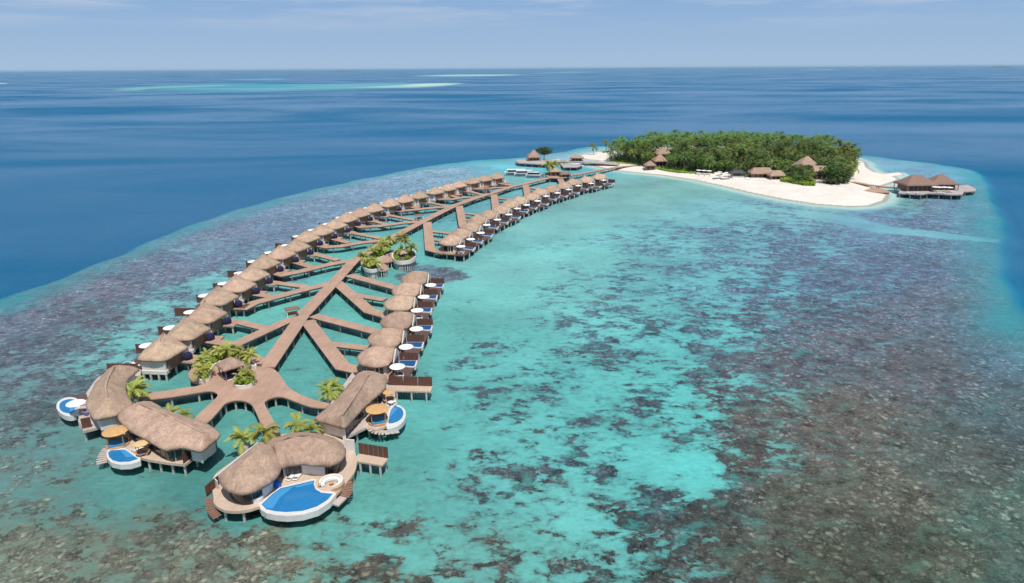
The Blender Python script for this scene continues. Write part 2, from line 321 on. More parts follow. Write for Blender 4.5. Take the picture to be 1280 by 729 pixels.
# control points: u, v, coral density, sand colour, coral colour (sRGB as seen through the water)
CP = [
 (30,400,.93,(95,150,160),(98,104,122)), (120,390,.9,(100,160,165),(98,100,112)), (150,360,.94,(95,150,160),(104,104,122)), (220,340,.92,(100,160,170),(100,106,128)),
 (60,440,.84,(110,165,170),(88,98,108)), (110,430,.78,(110,175,175),(86,100,112)), (60,480,.74,(105,160,160),(85,95,102)), (30,520,.70,(95,145,145),(84,98,98)),
 (150,425,.50,(95,185,180),(84,104,112)), (180,410,.50,(105,185,180),(84,104,118)), (215,380,.48,(105,190,185),(84,108,124)), (255,350,.45,(105,190,188),(88,112,128)), (120,455,.52,(100,182,178),(82,100,106)),
 (200,365,.72,(100,175,180),(90,104,124)), (260,325,.80,(100,170,180),(96,110,136)), (310,310,.70,(105,180,185),(92,114,140)), (350,285,.80,(100,165,180),(96,120,148)),
 (300,290,.95,(90,150,170),(104,118,144)), (400,262,.9,(110,175,190),(100,128,158)), (450,240,.93,(100,160,180),(106,142,170)), (520,220,.88,(110,175,190),(110,150,178)), (560,212,.85,(100,175,190),(112,158,182)),
 (600,207,.4,(80,175,190),(100,150,175)), (640,207,.05,(85,190,198),(90,150,170)), (660,222,.05,(110,185,185),(90,140,150)), (710,208,.0,(75,185,195),(90,140,150)), (700,192,.2,(140,190,200),(110,150,170)), (650,196,.2,(110,175,190),(100,150,170)),
 (20,580,.6,(90,140,138),(98,118,110)), (60,620,.50,(88,145,138),(104,116,102)), (150,610,.18,(75,150,143),(85,92,82)), (120,690,.74,(108,140,125),(112,114,96)), (30,690,.74,(112,140,122),(116,120,100)), (200,650,.68,(98,138,126),(94,96,82)),
 (250,690,.76,(112,145,128),(108,108,90)), (330,680,.74,(108,148,132),(106,104,86)), (300,640,.25,(60,150,145),(80,92,84)), (240,610,.15,(60,135,130),(75,95,90)), (400,665,.35,(80,165,155),(85,88,72)), (430,715,.72,(85,165,155),(84,80,66)), (380,715,.70,(100,155,140),(104,104,84)),
 (90,540,.4,(90,148,145),(82,100,100)), (220,510,.0,(72,158,148),(70,110,110)), (350,450,.02,(76,172,164),(70,110,110)), (380,560,.05,(66,158,150),(70,110,110)), (330,400,.0,(84,184,172),(70,110,110)), (420,390,.02,(82,180,170),(70,110,110)), (420,320,.0,(82,188,180),(70,110,110)),
 (270,470,.02,(76,166,158),(70,110,110)), (520,300,.05,(85,185,180),(70,110,125)), (560,265,.3,(85,175,180),(60,125,140)), (600,250,.3,(95,180,185),(60,130,145)), (640,240,.2,(100,180,185),(60,130,145)),
 (560,400,.03,(82,180,172),(65,100,108)), (600,370,.08,(96,190,183),(75,120,125)), (640,330,.03,(104,190,184),(80,130,135)), (700,280,.05,(112,192,188),(85,135,140)), (760,250,.04,(112,180,176),(85,135,140)), (820,235,.03,(110,178,172),(85,140,145)), (720,320,0.25,(104,196,190),(80,135,145)),
 (590,450,.30,(78,182,176),(66,94,104)), (640,430,0.35,(82,186,180),(66,96,106)), (620,490,0.41,(76,182,176),(66,90,100)), (540,440,.07,(80,178,170),(66,96,104)), (560,520,.20,(74,176,170),(70,92,96)), (520,560,.12,(72,168,160),(72,90,90)), (560,600,0.37,(80,178,172),(76,86,88)),
 (500,610,.18,(78,172,162),(78,86,82)), (480,655,.30,(82,174,164),(84,84,78)), (620,600,0.49,(82,182,176),(72,82,86)), (660,560,0.45,(78,186,180),(68,84,92)), (700,620,0.43,(84,184,178),(72,82,84)), (600,690,.46,(90,174,164),(84,86,80)), (680,690,.40,(84,178,168),(76,84,82)), (760,700,.50,(80,178,172),(72,78,76)),
 (700,470,0.45,(76,186,182),(62,90,102)), (760,520,0.41,(74,192,186),(60,86,98)), (740,570,0.39,(82,196,190),(62,86,96)), (800,560,.30,(76,200,194),(60,86,98)), (880,580,.22,(68,198,192),(62,88,96)), (840,620,.40,(76,194,188),(66,82,88)), (820,660,.62,(72,180,174),(66,76,76)),
 (760,400,0.51,(92,190,186),(62,110,124)), (720,370,0.43,(98,192,186),(74,120,130)), (800,350,0.51,(96,190,190),(60,118,138)), (780,300,0.43,(104,192,190),(78,130,148)), (840,300,0.53,(100,188,192),(70,118,142)), (850,420,.50,(76,188,186),(62,96,112)), (840,480,.42,(70,190,184),(64,90,104)), (900,420,.55,(80,190,188),(70,94,112)),
 (880,340,0.55,(90,186,190),(66,108,134)), (930,290,.62,(96,180,190),(68,104,136)), (900,265,.30,(110,185,188),(76,120,148)), (1000,263,.42,(110,185,190),(74,115,145)), (960,350,.60,(86,182,190),(72,98,126)), (1000,300,.62,(96,180,192),(72,100,136)), (1040,340,.78,(90,175,188),(76,92,122)), (1000,400,.78,(82,178,182),(82,92,112)),
 (860,520,.44,(70,196,190),(70,84,92)), (900,480,.62,(78,190,182),(84,88,98)), (960,450,.86,(86,180,176),(88,90,100)), (950,520,.9,(90,160,152),(92,88,84)), (930,570,.86,(80,175,168),(88,84,78)), (880,640,.92,(74,160,152),(74,78,72)), (860,720,.78,(84,180,172),(74,80,76)), (930,690,1.0,(90,130,118),(78,80,70)),
 (1050,420,.97,(88,150,160),(94,96,106)), (1100,330,.93,(96,172,186),(78,98,130)), (1150,280,.9,(106,184,198),(78,112,146)), (1180,250,.85,(104,182,196),(82,122,156)), (1090,270,.6,(90,165,185),(80,115,150)), (1130,250,.5,(104,180,184),(98,130,130)),
 (1050,520,1.0,(100,130,125),(104,98,88)), (1100,620,1.0,(100,120,110),(92,92,78)), (1000,620,1.0,(100,125,115),(88,90,76)), (1150,460,1.0,(95,125,130),(98,100,104)), (1200,380,1.0,(90,130,150),(92,106,122)), (1220,300,.97,(100,178,194),(82,120,148)), (1200,560,1.0,(95,120,115),(84,94,86)),
 (1260,520,1.0,(80,120,125),(76,98,100)), (1260,640,.9,(88,130,118),(76,98,86)), (1180,700,.92,(95,125,108),(82,92,74)), (1050,700,1.0,(95,120,105),(78,82,66)), (1300,720,.9,(80,130,115),(76,104,92)), (1265,440,1.0,(70,125,145),(76,110,124)), (1000,210,.2,(100,170,185),(90,130,150)), (1150,212,.4,(100,165,190),(80,130,165)), (1110,205,.2,(110,175,195),(90,135,165)),
]
def rawproj(X, Y):
    fx, fy, fz = 0, math.cos(PIT), -math.sin(PIT)
    dz = Y*fy+(-H)*fz; dz = np.maximum(dz, 5)
    xr = X*rt.x+Y*rt.y+(-H)*rt.z; yr = X*up.x+Y*up.y+(-H)*up.z
    return 640+F*xr/dz, 364.5-F*yr/dz
UU, VV = rawproj(XX, YY); UU = np.clip(UU, -200, 1500); VV = np.clip(VV, 150, 900)
# the control points are compared where they lie on the sea floor, distances measured on a log-depth map
def lw(u, v): return u/150.0, np.log(np.maximum(v-70, 20))*6.0
LU, LV = lw(UU, VV); acc = np.zeros((7,)+XX.shape); ws = np.zeros(XX.shape)
for u, v, dn, sc, cc in CP:
    a, b = lw(np.float64(u), np.float64(v)); w = 1/((LU-a)**2+(LV-b)**2+.012)**2.2; ws += w
    for i, q in enumerate((dn,)+s2l(sc)+s2l(cc)): acc[i] += w*q
acc /= ws
DEN = acc[0]
def blob(pts, val, soft, z=0):
    """a patch of reef or sand with its own outline"""
    global DEN
    s_ = sdist(XX, YY, PL(pts)); k = sm((s_+soft)/(2*soft)); DEN = DEN*(1-k)+val*k; return k
K1 = blob([(497,338),(505,331),(530,329),(560,332),(582,338),(588,343),(575,348),(550,350),(500,348)], .92, 2.5)
for i, c in enumerate(s2l((88,104,124))): acc[4+i] = acc[4+i]*(1-K1)+c*K1
blob([(1000,261),(1060,268),(1110,281),(1180,289),(1250,297),(1250,301),(1180,295),(1105,288),(1050,277),(1000,268)], -.6, 2.0)
for p in ([(715,178+340),(735,515),(760,522),(740,532),(712,528)], [(572,445),(586,443),(588,451),(572,453)], [(556,447),(570,445),(580,452),(560,454)], [(640,448),(655,446),(668,452),(650,458)],
          [(575,570),(600,565),(620,577),(610,590),(590,588)], [(460,645),(485,640),(520,650),(512,668),(470,668)], [(640,575),(690,572),(712,590),(680,600),(660,612),(640,605)], [(745,575),(770,580),(765,592),(745,590)], [(665,650),(685,652),(696,668),(690,680),(678,672)],
          [(750,440),(790,436),(800,446),(770,455),(745,452)], [(600,425),(618,424),(620,431),(600,432)], [(850,425),(895,432),(905,450),(870,445)], [(800,590+30),(850,600),(900,640),(880,680),(830,680),(800,650)]):
    blob(p, .80, 2.2)
DEN = DEN*(1-land)
DEN = np.clip(DEN, -.5, .97)
me = bpy.data.meshes.new('seabed')
co = np.stack([XX, YY, ZZ], -1).reshape(-1, 3)
ii = (np.arange(ny-1)[:,None]*nx+np.arange(nx-1)[None,:]).reshape(-1)
fc = np.stack([ii, ii+1, ii+nx+1, ii+nx], 1)
me.vertices.add(len(co)); me.vertices.foreach_set('co', co.reshape(-1).astype(np.float32))
me.loops.add(fc.size); me.loops.foreach_set('vertex_index', fc.reshape(-1).astype(np.int32))
me.polygons.add(len(fc)); me.polygons.foreach_set('loop_start', np.arange(0, fc.size, 4, dtype=np.int32)); me.polygons.foreach_set('loop_total', np.full(len(fc), 4, np.int32))
me.update(); me.validate(); me.polygons.foreach_set('use_smooth', [True]*len(me.polygons))
def fattr(n, a): q = me.attributes.new(n, 'FLOAT', 'POINT'); q.data.foreach_set('value', a.reshape(-1).astype(np.float32))
def cattr(n, a3):
    q = me.attributes.new(n, 'FLOAT_COLOR', 'POINT'); c = np.ones(a3[0].shape+(4,), np.float32)
    for i in range(3): c[..., i] = a3[i]
    q.data.foreach_set('color', c.reshape(-1))
fattr('reefcover', DEN); fattr('deep', deep); fattr('edge', edge*(1-deep)); fattr('land', land); fattr('forest', sm(sdist(XX, YY, VEG)/3))
cattr('sandc', acc[1:4]); cattr('coralc', acc[4:7])
bed = bpy.data.objects.new('seabed', me); COL.objects.link(bed); bed['kind'] = 'structure'
DEEPC = s2l((0,96,138))
def seabed_mat():
    m = bpy.data.materials.new('sea_floor'); m.use_nodes = True; nt = m.node_tree; nt.nodes.clear(); L = nt.links.new
    o = N(nt, 'ShaderNodeOutputMaterial'); b = N(nt, 'ShaderNodeBsdfPrincipled'); b.inputs['Roughness'].default_value = .95; b.inputs['Specular IOR Level'].default_value = .05; L(b.outputs[0], o.inputs[0])
    g = N(nt, 'ShaderNodeNewGeometry'); pos = g.outputs['Position']
    A = lambda n: N(nt, 'ShaderNodeAttribute', attribute_name=n)
    def noise(sc, det=4, ro=.6, stretch=None, dist=0):
        n = N(nt, 'ShaderNodeTexNoise'); n.inputs['Scale'].default_value = sc; n.inputs['Detail'].default_value = det; n.inputs['Roughness'].default_value = ro; n.inputs['Distortion'].default_value = dist
        if stretch:
            mp = N(nt, 'ShaderNodeMapping'); mp.inputs['Scale'].default_value = stretch; mp.inputs['Rotation'].default_value = (0,0,.35); L(pos, mp.inputs[0]); L(mp.outputs[0], n.inputs['Vector'])
        else: L(pos, n.inputs['Vector'])
        return n.outputs[0]
    def M(op, a, b_=None, clamp=False):
        n = N(nt, 'ShaderNodeMath', operation=op); n.use_clamp = clamp
        for i, q in enumerate((a, b_)):
            if q is None: continue
            if isinstance(q, (int, float)): n.inputs[i].default_value = q
            else: L(q, n.inputs[i])
        return n.outputs[0]
    def MR(x, a, b_, c=0., d=1., smooth=True):
        n = N(nt, 'ShaderNodeMapRange'); n.interpolation_type = 'SMOOTHSTEP' if smooth else 'LINEAR'
        for i, q in enumerate((x, a, b_, c, d)):
            if isinstance(q, (int, float)): n.inputs[i].default_value = q
            else: L(q, n.inputs[i])
        return n.outputs[0]
    def MX(f, a, b_, mode='MIX'):
        n = N(nt, 'ShaderNodeMix', data_type='RGBA', blend_type=mode)
        for i, q in ((0, f), (6, a), (7, b_)):
            if isinstance(q, (int, float)): n.inputs[i].default_value = q
            elif isinstance(q, tuple): n.inputs[i].default_value = (*q, 1)
            else: L(q, n.inputs[i])
        return n.outputs[2]
    den = A('reefcover').outputs['Fac']
    big = noise(.075, 3, .5, (1, .75, 1)); mid = noise(.24, 5, .62, (.8, 1.15, 1), .4); fine = noise(1.2, 4, .65)
    sml = noise(.55, 4, .6, (.9,1.15,1), .3)
    n = M('ADD', M('ADD', M('MULTIPLY', big, .22), M('MULTIPLY', mid, .40)), M('ADD', M('MULTIPLY', sml, .27), M('MULTIPLY', fine, .11)))
    thr = MR(den, 0, 1, .622, .405, False)
    cf = MR(M('SUBTRACT', n, thr), -.012, .020); halo = MR(M('SUBTRACT', n, thr), -.06, .0)
    # coral heads
    vo = N(nt, 'ShaderNodeTexVoronoi'); vo.inputs['Scale'].default_value = .95; vo.inputs['Randomness'].default_value = 1
    wv = N(nt, 'ShaderNodeTexNoise'); wv.inputs['Scale'].default_value = .8; wv.inputs['Detail'].default_value = 3; L(pos, wv.inputs['Vector'])
    wm = N(nt, 'ShaderNodeMix', data_type='VECTOR'); wm.inputs[0].default_value = .05
    add = N(nt, 'ShaderNodeVectorMath', operation='MULTIPLY_ADD'); add.inputs[1].default_value = (1.6,1.6,0); L(wv.outputs['Color'], add.inputs[0]); L(pos, add.inputs[2]); L(add.outputs[0], vo.inputs['Vector'])
    vo2 = N(nt, 'ShaderNodeTexVoronoi'); vo2.inputs['Scale'].default_value = 2.3; L(add.outputs[0], vo2.inputs['Vector'])
    sepc = N(nt, 'ShaderNodeSeparateColor'); L(vo.outputs['Color'], sepc.inputs[0]); sepc2 = N(nt, 'ShaderNodeSeparateColor'); L(vo2.outputs['Color'], sepc2.inputs[0])
    head = M('MULTIPLY', MR(vo.outputs['Distance'], .62, .15), MR(sepc.outputs[0], .25, .95))
    head2 = M('MULTIPLY', MR(vo2.outputs['Distance'], .6, .2), MR(sepc2.outputs[0], .25, .95))
    patchy = noise(.05, 4, .6); tex = M('ADD', M('MULTIPLY', head, .9), M('MULTIPLY', head2, .55))
    grain = noise(3.2, 3, .7)
    val = M('ADD', M('ADD', .80, M('MULTIPLY', M('MULTIPLY', tex, MR(noise(.16, 3, .6), .3, .7, .4, 1.5)), 1.5)), M('ADD', M('MULTIPLY', M('SUBTRACT', grain, .5), 1.5), M('MULTIPLY', M('SUBTRACT', noise(.35, 6, .75), .5), 2.6)))
    val = M('MULTIPLY', val, MR(patchy, .3, .7, .82, 1.16))
    val = M('MAXIMUM', val, .25)
    hs = N(nt, 'ShaderNodeHueSaturation'); hs.inputs['Saturation'].default_value = .74; L(A('coralc').outputs['Color'], hs.inputs['Color']); L(val, hs.inputs['Value'])
    coral = hs.outputs[0]
    coral = MX(MR(noise(.13, 4, .6), .52, .7, 0, .25), coral, (.13,.095,.08))
    coral = MX(MR(noise(.3, 5, .65, (1,1.5,1)), .48, .66, .0, .42), coral, A('sandc').outputs['Color'])          # brownish colonies
    # sand
    sv = M('ADD', MR(noise(.035, 4, .6), .3, .7, .84, 1.12), M('MULTIPLY', M('SUBTRACT', noise(.7, 5, .7, (1,1.6,1)), .5), .75))  # broad sand tone, plus caustic light mottling put into the colour as fine noise
    hs2 = N(nt, 'ShaderNodeHueSaturation'); hs2.inputs['Saturation'].default_value = .86; sv = M('MULTIPLY', sv, .90); L(A('sandc').outputs['Color'], hs2.inputs['Color']); L(sv, hs2.inputs['Value'])
    # faint weed on sand
    weed = M('MULTIPLY', MR(noise(.5, 5, .7), .52, .68, 0, .38), MR(noise(.06, 2, .5), .42, .6))
    sand = MX(M('MAXIMUM', weed, M('MULTIPLY', halo, .38)), hs2.outputs[0], A('coralc').outputs['Color'])
    c = MX(cf, sand, coral)
    ed = M('MULTIPLY', A('edge').outputs['Fac'], MR(noise(.06, 4, .6),   .35, .65, .45, .95))
    c = MX(ed, c, s2l((52,148,156)))
    dp = A('deep').outputs['Fac']
    ramp = N(nt, 'ShaderNodeValToRGB'); L(dp, ramp.inputs[0]); e = ramp.color_ramp.elements
    e[0].position = 0; e[0].color = (*s2l((30,150,160)), 1); e[1].position = 1; e[1].color = (*DEEPC, 1); q = e.new(.45); q.color = (*s2l((8,108,146)), 1)
    c = MX(MR(dp, 0, .35), c, ramp.outputs[0])
    ld = A('land').outputs['Fac']
    c = MX(MR(ld, .05, .8), c, s2l((176,206,196)))
    hs3 = N(nt, 'ShaderNodeHueSaturation'); hs3.inputs['Color'].default_value = (.72,.665,.59,1); L(M('ADD', .62, M('MULTIPLY', M('ADD', noise(.09, 6, .7), M('MULTIPLY', noise(.9, 4, .7), .4)), .53)), hs3.inputs['Value'])
    wet = MX(MR(ld, .985, 1.0), (.40,.36,.29), hs3.outputs[0]); c = MX(MR(ld, .8, .985), c, wet)
    c = MX(A('forest').outputs['Fac'], c, (.06,.07,.03))
    L(c, b.inputs['Base Color'])
    bp = N(nt, 'ShaderNodeBump'); bp.inputs['Distance'].default_value = .5; L(M('MULTIPLY', cf, .55), bp.inputs['Strength']); L(M('ADD', tex, grain), bp.inputs['Height']); L(bp.outputs[0], b.inputs['Normal'])
    return m
me.materials.append(seabed_mat())
# ------------------------------------------------------------------ water surface
def water_mat():
    m = bpy.data.materials.new('sea_water'); m.use_nodes = True; nt = m.node_tree; nt.nodes.clear(); L = nt.links.new
    o = N(nt, 'ShaderNodeOutputMaterial'); g = N(nt, 'ShaderNodeNewGeometry')
    n1 = N(nt, 'ShaderNodeTexNoise'); n1.inputs['Scale'].default_value = .55; n1.inputs['Detail'].default_value = 6; n1.inputs['Roughness'].default_value = .65
    mp = N(nt, 'ShaderNodeMapping'); mp.inputs['Scale'].default_value = (.7, 1.3, 1); mp.inputs['Rotation'].default_value = (0,0,.3); L(g.outputs['Position'], mp.inputs[0]); L(mp.outputs[0], n1.inputs['Vector'])
    bp = N(nt, 'ShaderNodeBump'); bp.inputs['Strength'].default_value = .6; bp.inputs['Distance'].default_value = .4; L(n1.outputs[0], bp.inputs['Height'])
    fr = N(nt, 'ShaderNodeFresnel'); fr.inputs['IOR'].default_value = 1.33; L(bp.outputs[0], fr.inputs['Normal'])
    n2 = N(nt, 'ShaderNodeTexNoise'); n2.inputs['Scale'].default_value = .004; n2.inputs['Detail'].default_value = 7; n2.inputs['Roughness'].default_value = .62; n2.inputs['Distortion'].default_value = .6
    mp2 = N(nt, 'ShaderNodeMapping'); mp2.inputs['Scale'].default_value = (.55, 1.2, 1); mp2.inputs['Rotation'].default_value = (0,0,-.25); L(g.outputs['Position'], mp2.inputs[0]); L(mp2.outputs[0], n2.inputs['Vector'])
    r = N(nt, 'ShaderNodeMapRange'); r.interpolation_type = 'SMOOTHSTEP'; r.inputs[1].default_value = .31; r.inputs[2].default_value = .68; r.inputs[3].default_value = .13; r.inputs[4].default_value = .82; L(n2.outputs[0], r.inputs[0])
    mu = N(nt, 'ShaderNodeMath', operation='MULTIPLY'); L(fr.outputs[0], mu.inputs[0]); L(r.outputs[0], mu.inputs[1])
    mn = N(nt, 'ShaderNodeMath', operation='MINIMUM'); L(mu.outputs[0], mn.inputs[0]); mn.inputs[1].default_value = .68
    t = N(nt, 'ShaderNodeBsdfTransparent'); t.inputs[0].default_value = (.97,.985,.99,1)
    gl = N(nt, 'ShaderNodeBsdfGlossy'); gl.inputs['Roughness'].default_value = .12; L(bp.outputs[0], gl.inputs['Normal']); gl.inputs['Color'].default_value = (.9,.95,1,1)
    mx = N(nt, 'ShaderNodeMixShader'); L(mn.outputs[0], mx.inputs[0]); L(t.outputs[0], mx.inputs[1]); L(gl.outputs[0], mx.inputs[2]); L(mx.outputs[0], o.inputs[0]); return m
q = 78900; mb = MB(); mb.add([(-q,-q,0),(q,-q,0),(q,q,0),(-q,q,0)], [(0,1,2,3)]); w = mb.build('sea_water', water_mat()); tag(w, kind='structure')
# distant reefs just under the surface
def far_reef(px, c0, c1, z=-14.5, hot=None):
    pts = [Vector(q) for q in PL(catmull(px, 4), 0)]; n = len(pts); cx = sum((p.x for p in pts))/n; cy = sum((p.y for p in pts))/n; K = 8; vs = []; cl = []
    for k in range(K+1):
        t = k/K
        for p in pts:
            kz = (H-z)/H; vs.append(((cx+(p.x-cx)*(1-t*.999))*kz, (cy+(p.y-cy)*(1-t*.999))*kz, z)); f = sm(t*2.2)
            h = 0 if hot is None else float(sm((p.x-hot)/600+.5)); c = [c0[i]*(1-h)+c1[i]*h for i in range(3)]; cl.append(c+[float(f)])
    me = bpy.data.meshes.new('distant_reef'); me.from_pydata(vs, [], [(k*n+i, k*n+(i+1)%n, (k+1)*n+(i+1)%n, (k+1)*n+i) for k in range(K) for i in range(n)])
    q = me.attributes.new('reefc', 'FLOAT_COLOR', 'POINT'); q.data.foreach_set('color', [v for c in cl for v in c]); me.materials.append(farm); o = bpy.data.objects.new('distant_reef', me); COL.objects.link(o); return tag(o, kind='structure')
farm = bpy.data.materials.new('distant_reef'); farm.use_nodes = True; fn = farm.node_tree; fb = fn.nodes['Principled BSDF']; fb.inputs['Roughness'].default_value = 1; fb.inputs['Specular IOR Level'].default_value = .05; fa = N(fn, 'ShaderNodeAttribute', attribute_name='reefc'); fn.links.new(fa.outputs['Color'], fb.inputs['Base Color']); fn.links.new(fa.outputs['Alpha'], fb.inputs['Alpha'])
far_reef([(105,112),(160,107),(260,104),(420,104),(500,103.6),(592,103.5),(560,108),(470,113),(400,114.5),(300,117.5),(180,118)], s2l((45,150,165)), s2l((70,165,170)), hot=-700)
far_reef([(400,110.5),(480,107.2),(540,103.6),(590,103.8),(560,107.8),(500,110.5)], s2l((120,200,190)), s2l((190,225,205)), z=-14.2, hot=-500)
far_reef([(118,113),(170,108.5),(300,105.2),(300,107),(190,111.5),(150,115)], s2l((95,175,175)), s2l((95,175,175)), z=-14.2)
far_reef([(505,95.4),(560,93.2),(655,92.9),(650,94.6),(570,96)], s2l((170,215,200)), s2l((170,215,200)))
far_reef([(640,92.2),(720,89.6),(760,89.8),(700,91.8)], s2l((90,170,180)), s2l((90,170,180)))
far_reef([(985,87.9),(1040,86.5),(1050,87.2)], s2l((120,190,190)), s2l((120,190,190)))
far_reef([(255,100.4),(330,98.2),(380,98.5),(330,100.6)], s2l((80,160,180)), s2l((80,160,180)))
farisle = mat('distant_island_bush', (.05,.075,.05), var=.3, scale=.005)
def isle(pts, h, m):
    mb = MB(); c = [P2(u, v, 0) for u, v in pts]; (x0,y0),(x1,y1) = c; n = 24; vs = []; prof = [random.uniform(.55,1)*h for _ in range(n+1)]
    dx, dy = x1-x0, y1-y0; dd = math.hypot(dx, dy); dep = dd*.25
    for i in range(n+1):
        t = i/n; e = math.sin(math.pi*t)**.4; x, y = x0+dx*t, y0+dy*t
        vs += [(x,y-dep*e,-.5),(x,y-dep*e*.6,prof[i]*e),(x,y+dep*e*.6,prof[i]*e*.95),(x,y+dep*e,-.5)]
    fs = [(i*4+k,(i+1)*4+k,(i+1)*4+k+1,i*4+k+1) for i in range(n) for k in range(3)]; mb.add(vs, fs)
    return tag(mb.build('distant_island', m), kind='structure')
isle([(421,89.2),(441,89.1)], 16, farisle); isle([(806,86.1),(832,86.0)], 26, farisle); isle([(1240,84.2),(1262,84.0)], 22, farisle)
isle([(-6,104.6),(9,104.6)], 1.2, mat('bright_sandbar', (.75,.7,.6), var=.05))
# ------------------------------------------------------------------ boardwalks
bwn = [0]
def piles_on(o, line, width, z0, gap=5.4, m=None):
    line = [Vector(p) for p in line]
    for a, b in zip(line[:-1], line[1:]):
        d = b-a; n = max(1, int(d.length/gap)); nr = Vector((-d.y, d.x)).normalized()*(width/2-.25)
        for i in range(n):
            c = a+d*((i+.5)/n)
            for s_ in (-1, 1): stilt(o, c.x+nr.x*s_, c.y+nr.y*s_, z0-.3, -.85, .13, m or pierm, 'piling')
def ribbon(line, width):
    line = [Vector(p) for p in line]; Lf, Rt = [], []
    for i, p in enumerate(line):
        a = line[max(0,i-1)]; b = line[min(len(line)-1,i+1)]; t1 = (p-a).normalized() if i else (b-p).normalized(); t2 = (b-p).normalized() if i < len(line)-1 else t1
        t = (t1+t2).normalized(); k = 1/max(.5, t.dot(t1)); n_ = Vector((-t.y, t.x))*width/2*k; Lf.append((p+n_)); Rt.append((p-n_))
    return [tuple(q) for q in Lf]+[tuple(q) for q in Rt[::-1]]
edgebeam = mat('boardwalk_edge_beam', (.24,.15,.12), var=.2, scale=1)
def boardwalk(px, width=3.4, pil=True, m=None, world=False, z=DZ, smooth=0):
    bwn[0] += 1; z0 = z-.012*bwn[0]*.5
    line = px if world else PL(px, z)
    if smooth: line = catmull(line, smooth, False)
    o = empty('boardwalk', (0,0,0)); o['kind'] = 'structure'
    mb = MB(); mb.prism(ribbon(line, width), z0-.16, z0); mb.build('walkway_deck', m or boardm, o)
    mb = MB(); mb.prism(ribbon(line, width-.25), z0-.5, z0-.165); mb.build('edge_beam', edgebeam, o)
    if pil: piles_on(o, line, width, z0)
    return o
SP = [(333,459),(378,394.5),(418,352),(442,326),(467,310.5),(485,299.6),(505,288.8),(530.5,275.5),(546,267.5),(571,255.5),(594,247.5),(616,240.8),(640,233),(657,229.3),(680,223.5),(700,219.2)]
boardwalk(SP, 3.5)
left_spurs = [
 ([(378,395.5),(358,401),(292,431),(250,447.5),(223,449.2)], [[(276,399),(300,402.5),(338,411.5)],[(251,424),(292,430.5)]]),
 ([(416,353),(372,363.5),(318,378),(306,384),(289,383.5)], [[(333,351.5),(378,357.5),(384,360)],[(314,366.5),(345,371)]]),
 ([(441,325),(414,329.5),(372,339.5),(353,343),(337,339)], [[(388,316),(422,324.6)],[(370,327.5),(392,334)]]),
 ([(481,300),(453,302.5),(425,307.3),(408,308.3),(393,305)], [[(432,289),(476,297.5)],[(414,297.5),(436,303)]]),
 ([(527,276.5),(505,278),(473.5,282),(452,283.3),(440,280)], [[(480.6,267.5),(522,275.4)],[(464,275),(482,279.8)]]),
 ([(565,258.5),(545,258.8),(520,261.5),(500,263.2),(486,260.6)], [[(528,251),(562,258)],[(510,257),(524,260.3)]]),
 ([(600,246),(580,246.2),(565,248.6),(550,248.5),(537,245.5)], [[(574,235),(602,243)],[(558,242.5),(572,246.3)]]),
 ([(640,233.5),(620,234),(606,235.8),(592,235.5),(578,232.5)], [[(616,227.5),(640,231.5)],[(597,230.2),(610,233.5)]]),
]
for a, bs in left_spurs:
    boardwalk(a, 3.2, smooth=0)
    for b in bs: boardwalk(b, 2.5)
right_spurs = [
 ([(384,400),(428,457),(449,461.5)], 3.3), ([(392,393.5),(470,413.5)], 3.0), ([(408,428),(459,434)], 2.5),
 ([(421,352),(462,387.5),(480,392.5)], 3.3), ([(436,343),(498,359.5)], 3.0), ([(444,368),(481,373.5)], 2.5),
 ([(534,277),(537.5,311),(556,315.5)], 3.4), ([(538,288),(564,291)], 2.4), ([(537,298),(556,300)], 2.4),
 ([(574,257),(579,283)], 3.3), ([(577,265.7),(603,268)], 2.4), ([(576,273),(590,274.5)], 2.4),
 ([(617.5,242.5),(620,262)], 3.3), ([(620,246.7),(645,249.5)], 2.4),
 ([(657,230),(660,247)], 3.3), ([(659,234),(686,237)], 2.4), ([(699,221),(705,232)], 3.3)]
for a, w_ in right_spurs: boardwalk(a, w_)
# plaza and its four arms to the large villas
pc = P(310,476,DZ); bwn[0] += 1
pl = empty('boardwalk', (0,0,0)); pl['kind'] = 'structure'
PLZ = [(172,492),(200,489.5),(232,484.5),(249,482),(258,476),(262,468),(275,452),(300,450),(322,457),(341,461),(350,469),(356,478),(362,485),(373,492),(393,500),(411,504.5),(409,510),(388,508.5),(368,501.5),(352,496),(341,497),(333,501),(332,508),(354,550),(338,554),(322,520),(316,508),(310,503),(300,500.5),(290,501),(281,505),(276,511),(262,526),(252,531),(243,526),(247,519),(262,505),(272,495),(268,490),(258,489),(240,492),(200,498),(172,499)]
plz = catmull(PL(PLZ, DZ), 3); mb = MB(); mb.prism(plz, DZ-.2, DZ+.02); mb.build('plaza_deck', boardm, pl)
mb = MB(); mb.prism(inset(plz, .15), DZ-.55, DZ-.205); mb.build('edge_beam', edgebeam, pl)
for q_ in resample(inset(plz, .55), 4.0)[::3]: stilt(pl, q_[0], q_[1], DZ-.4, -.85, .15, None, 'piling')
pc2 = P(284,459,DZ); bwn[0] += 1
mb = MB(); mb.prism([(pc2.x+7.2*math.cos(t), pc2.y+8.0*math.sin(t)) for t in np.linspace(0, 2*math.pi, 40)[:-1]], DZ-.5, DZ-.03); mb.build('pavilion_deck', boardm, pl)
def fillet(px, z=DZ-.06): mb = MB(); mb.prism(PL(px, z), z-.3, z); mb.build('corner_deck', boardm, pl)
fillet([(240,449),(262,440),(270,455),(258,463)])
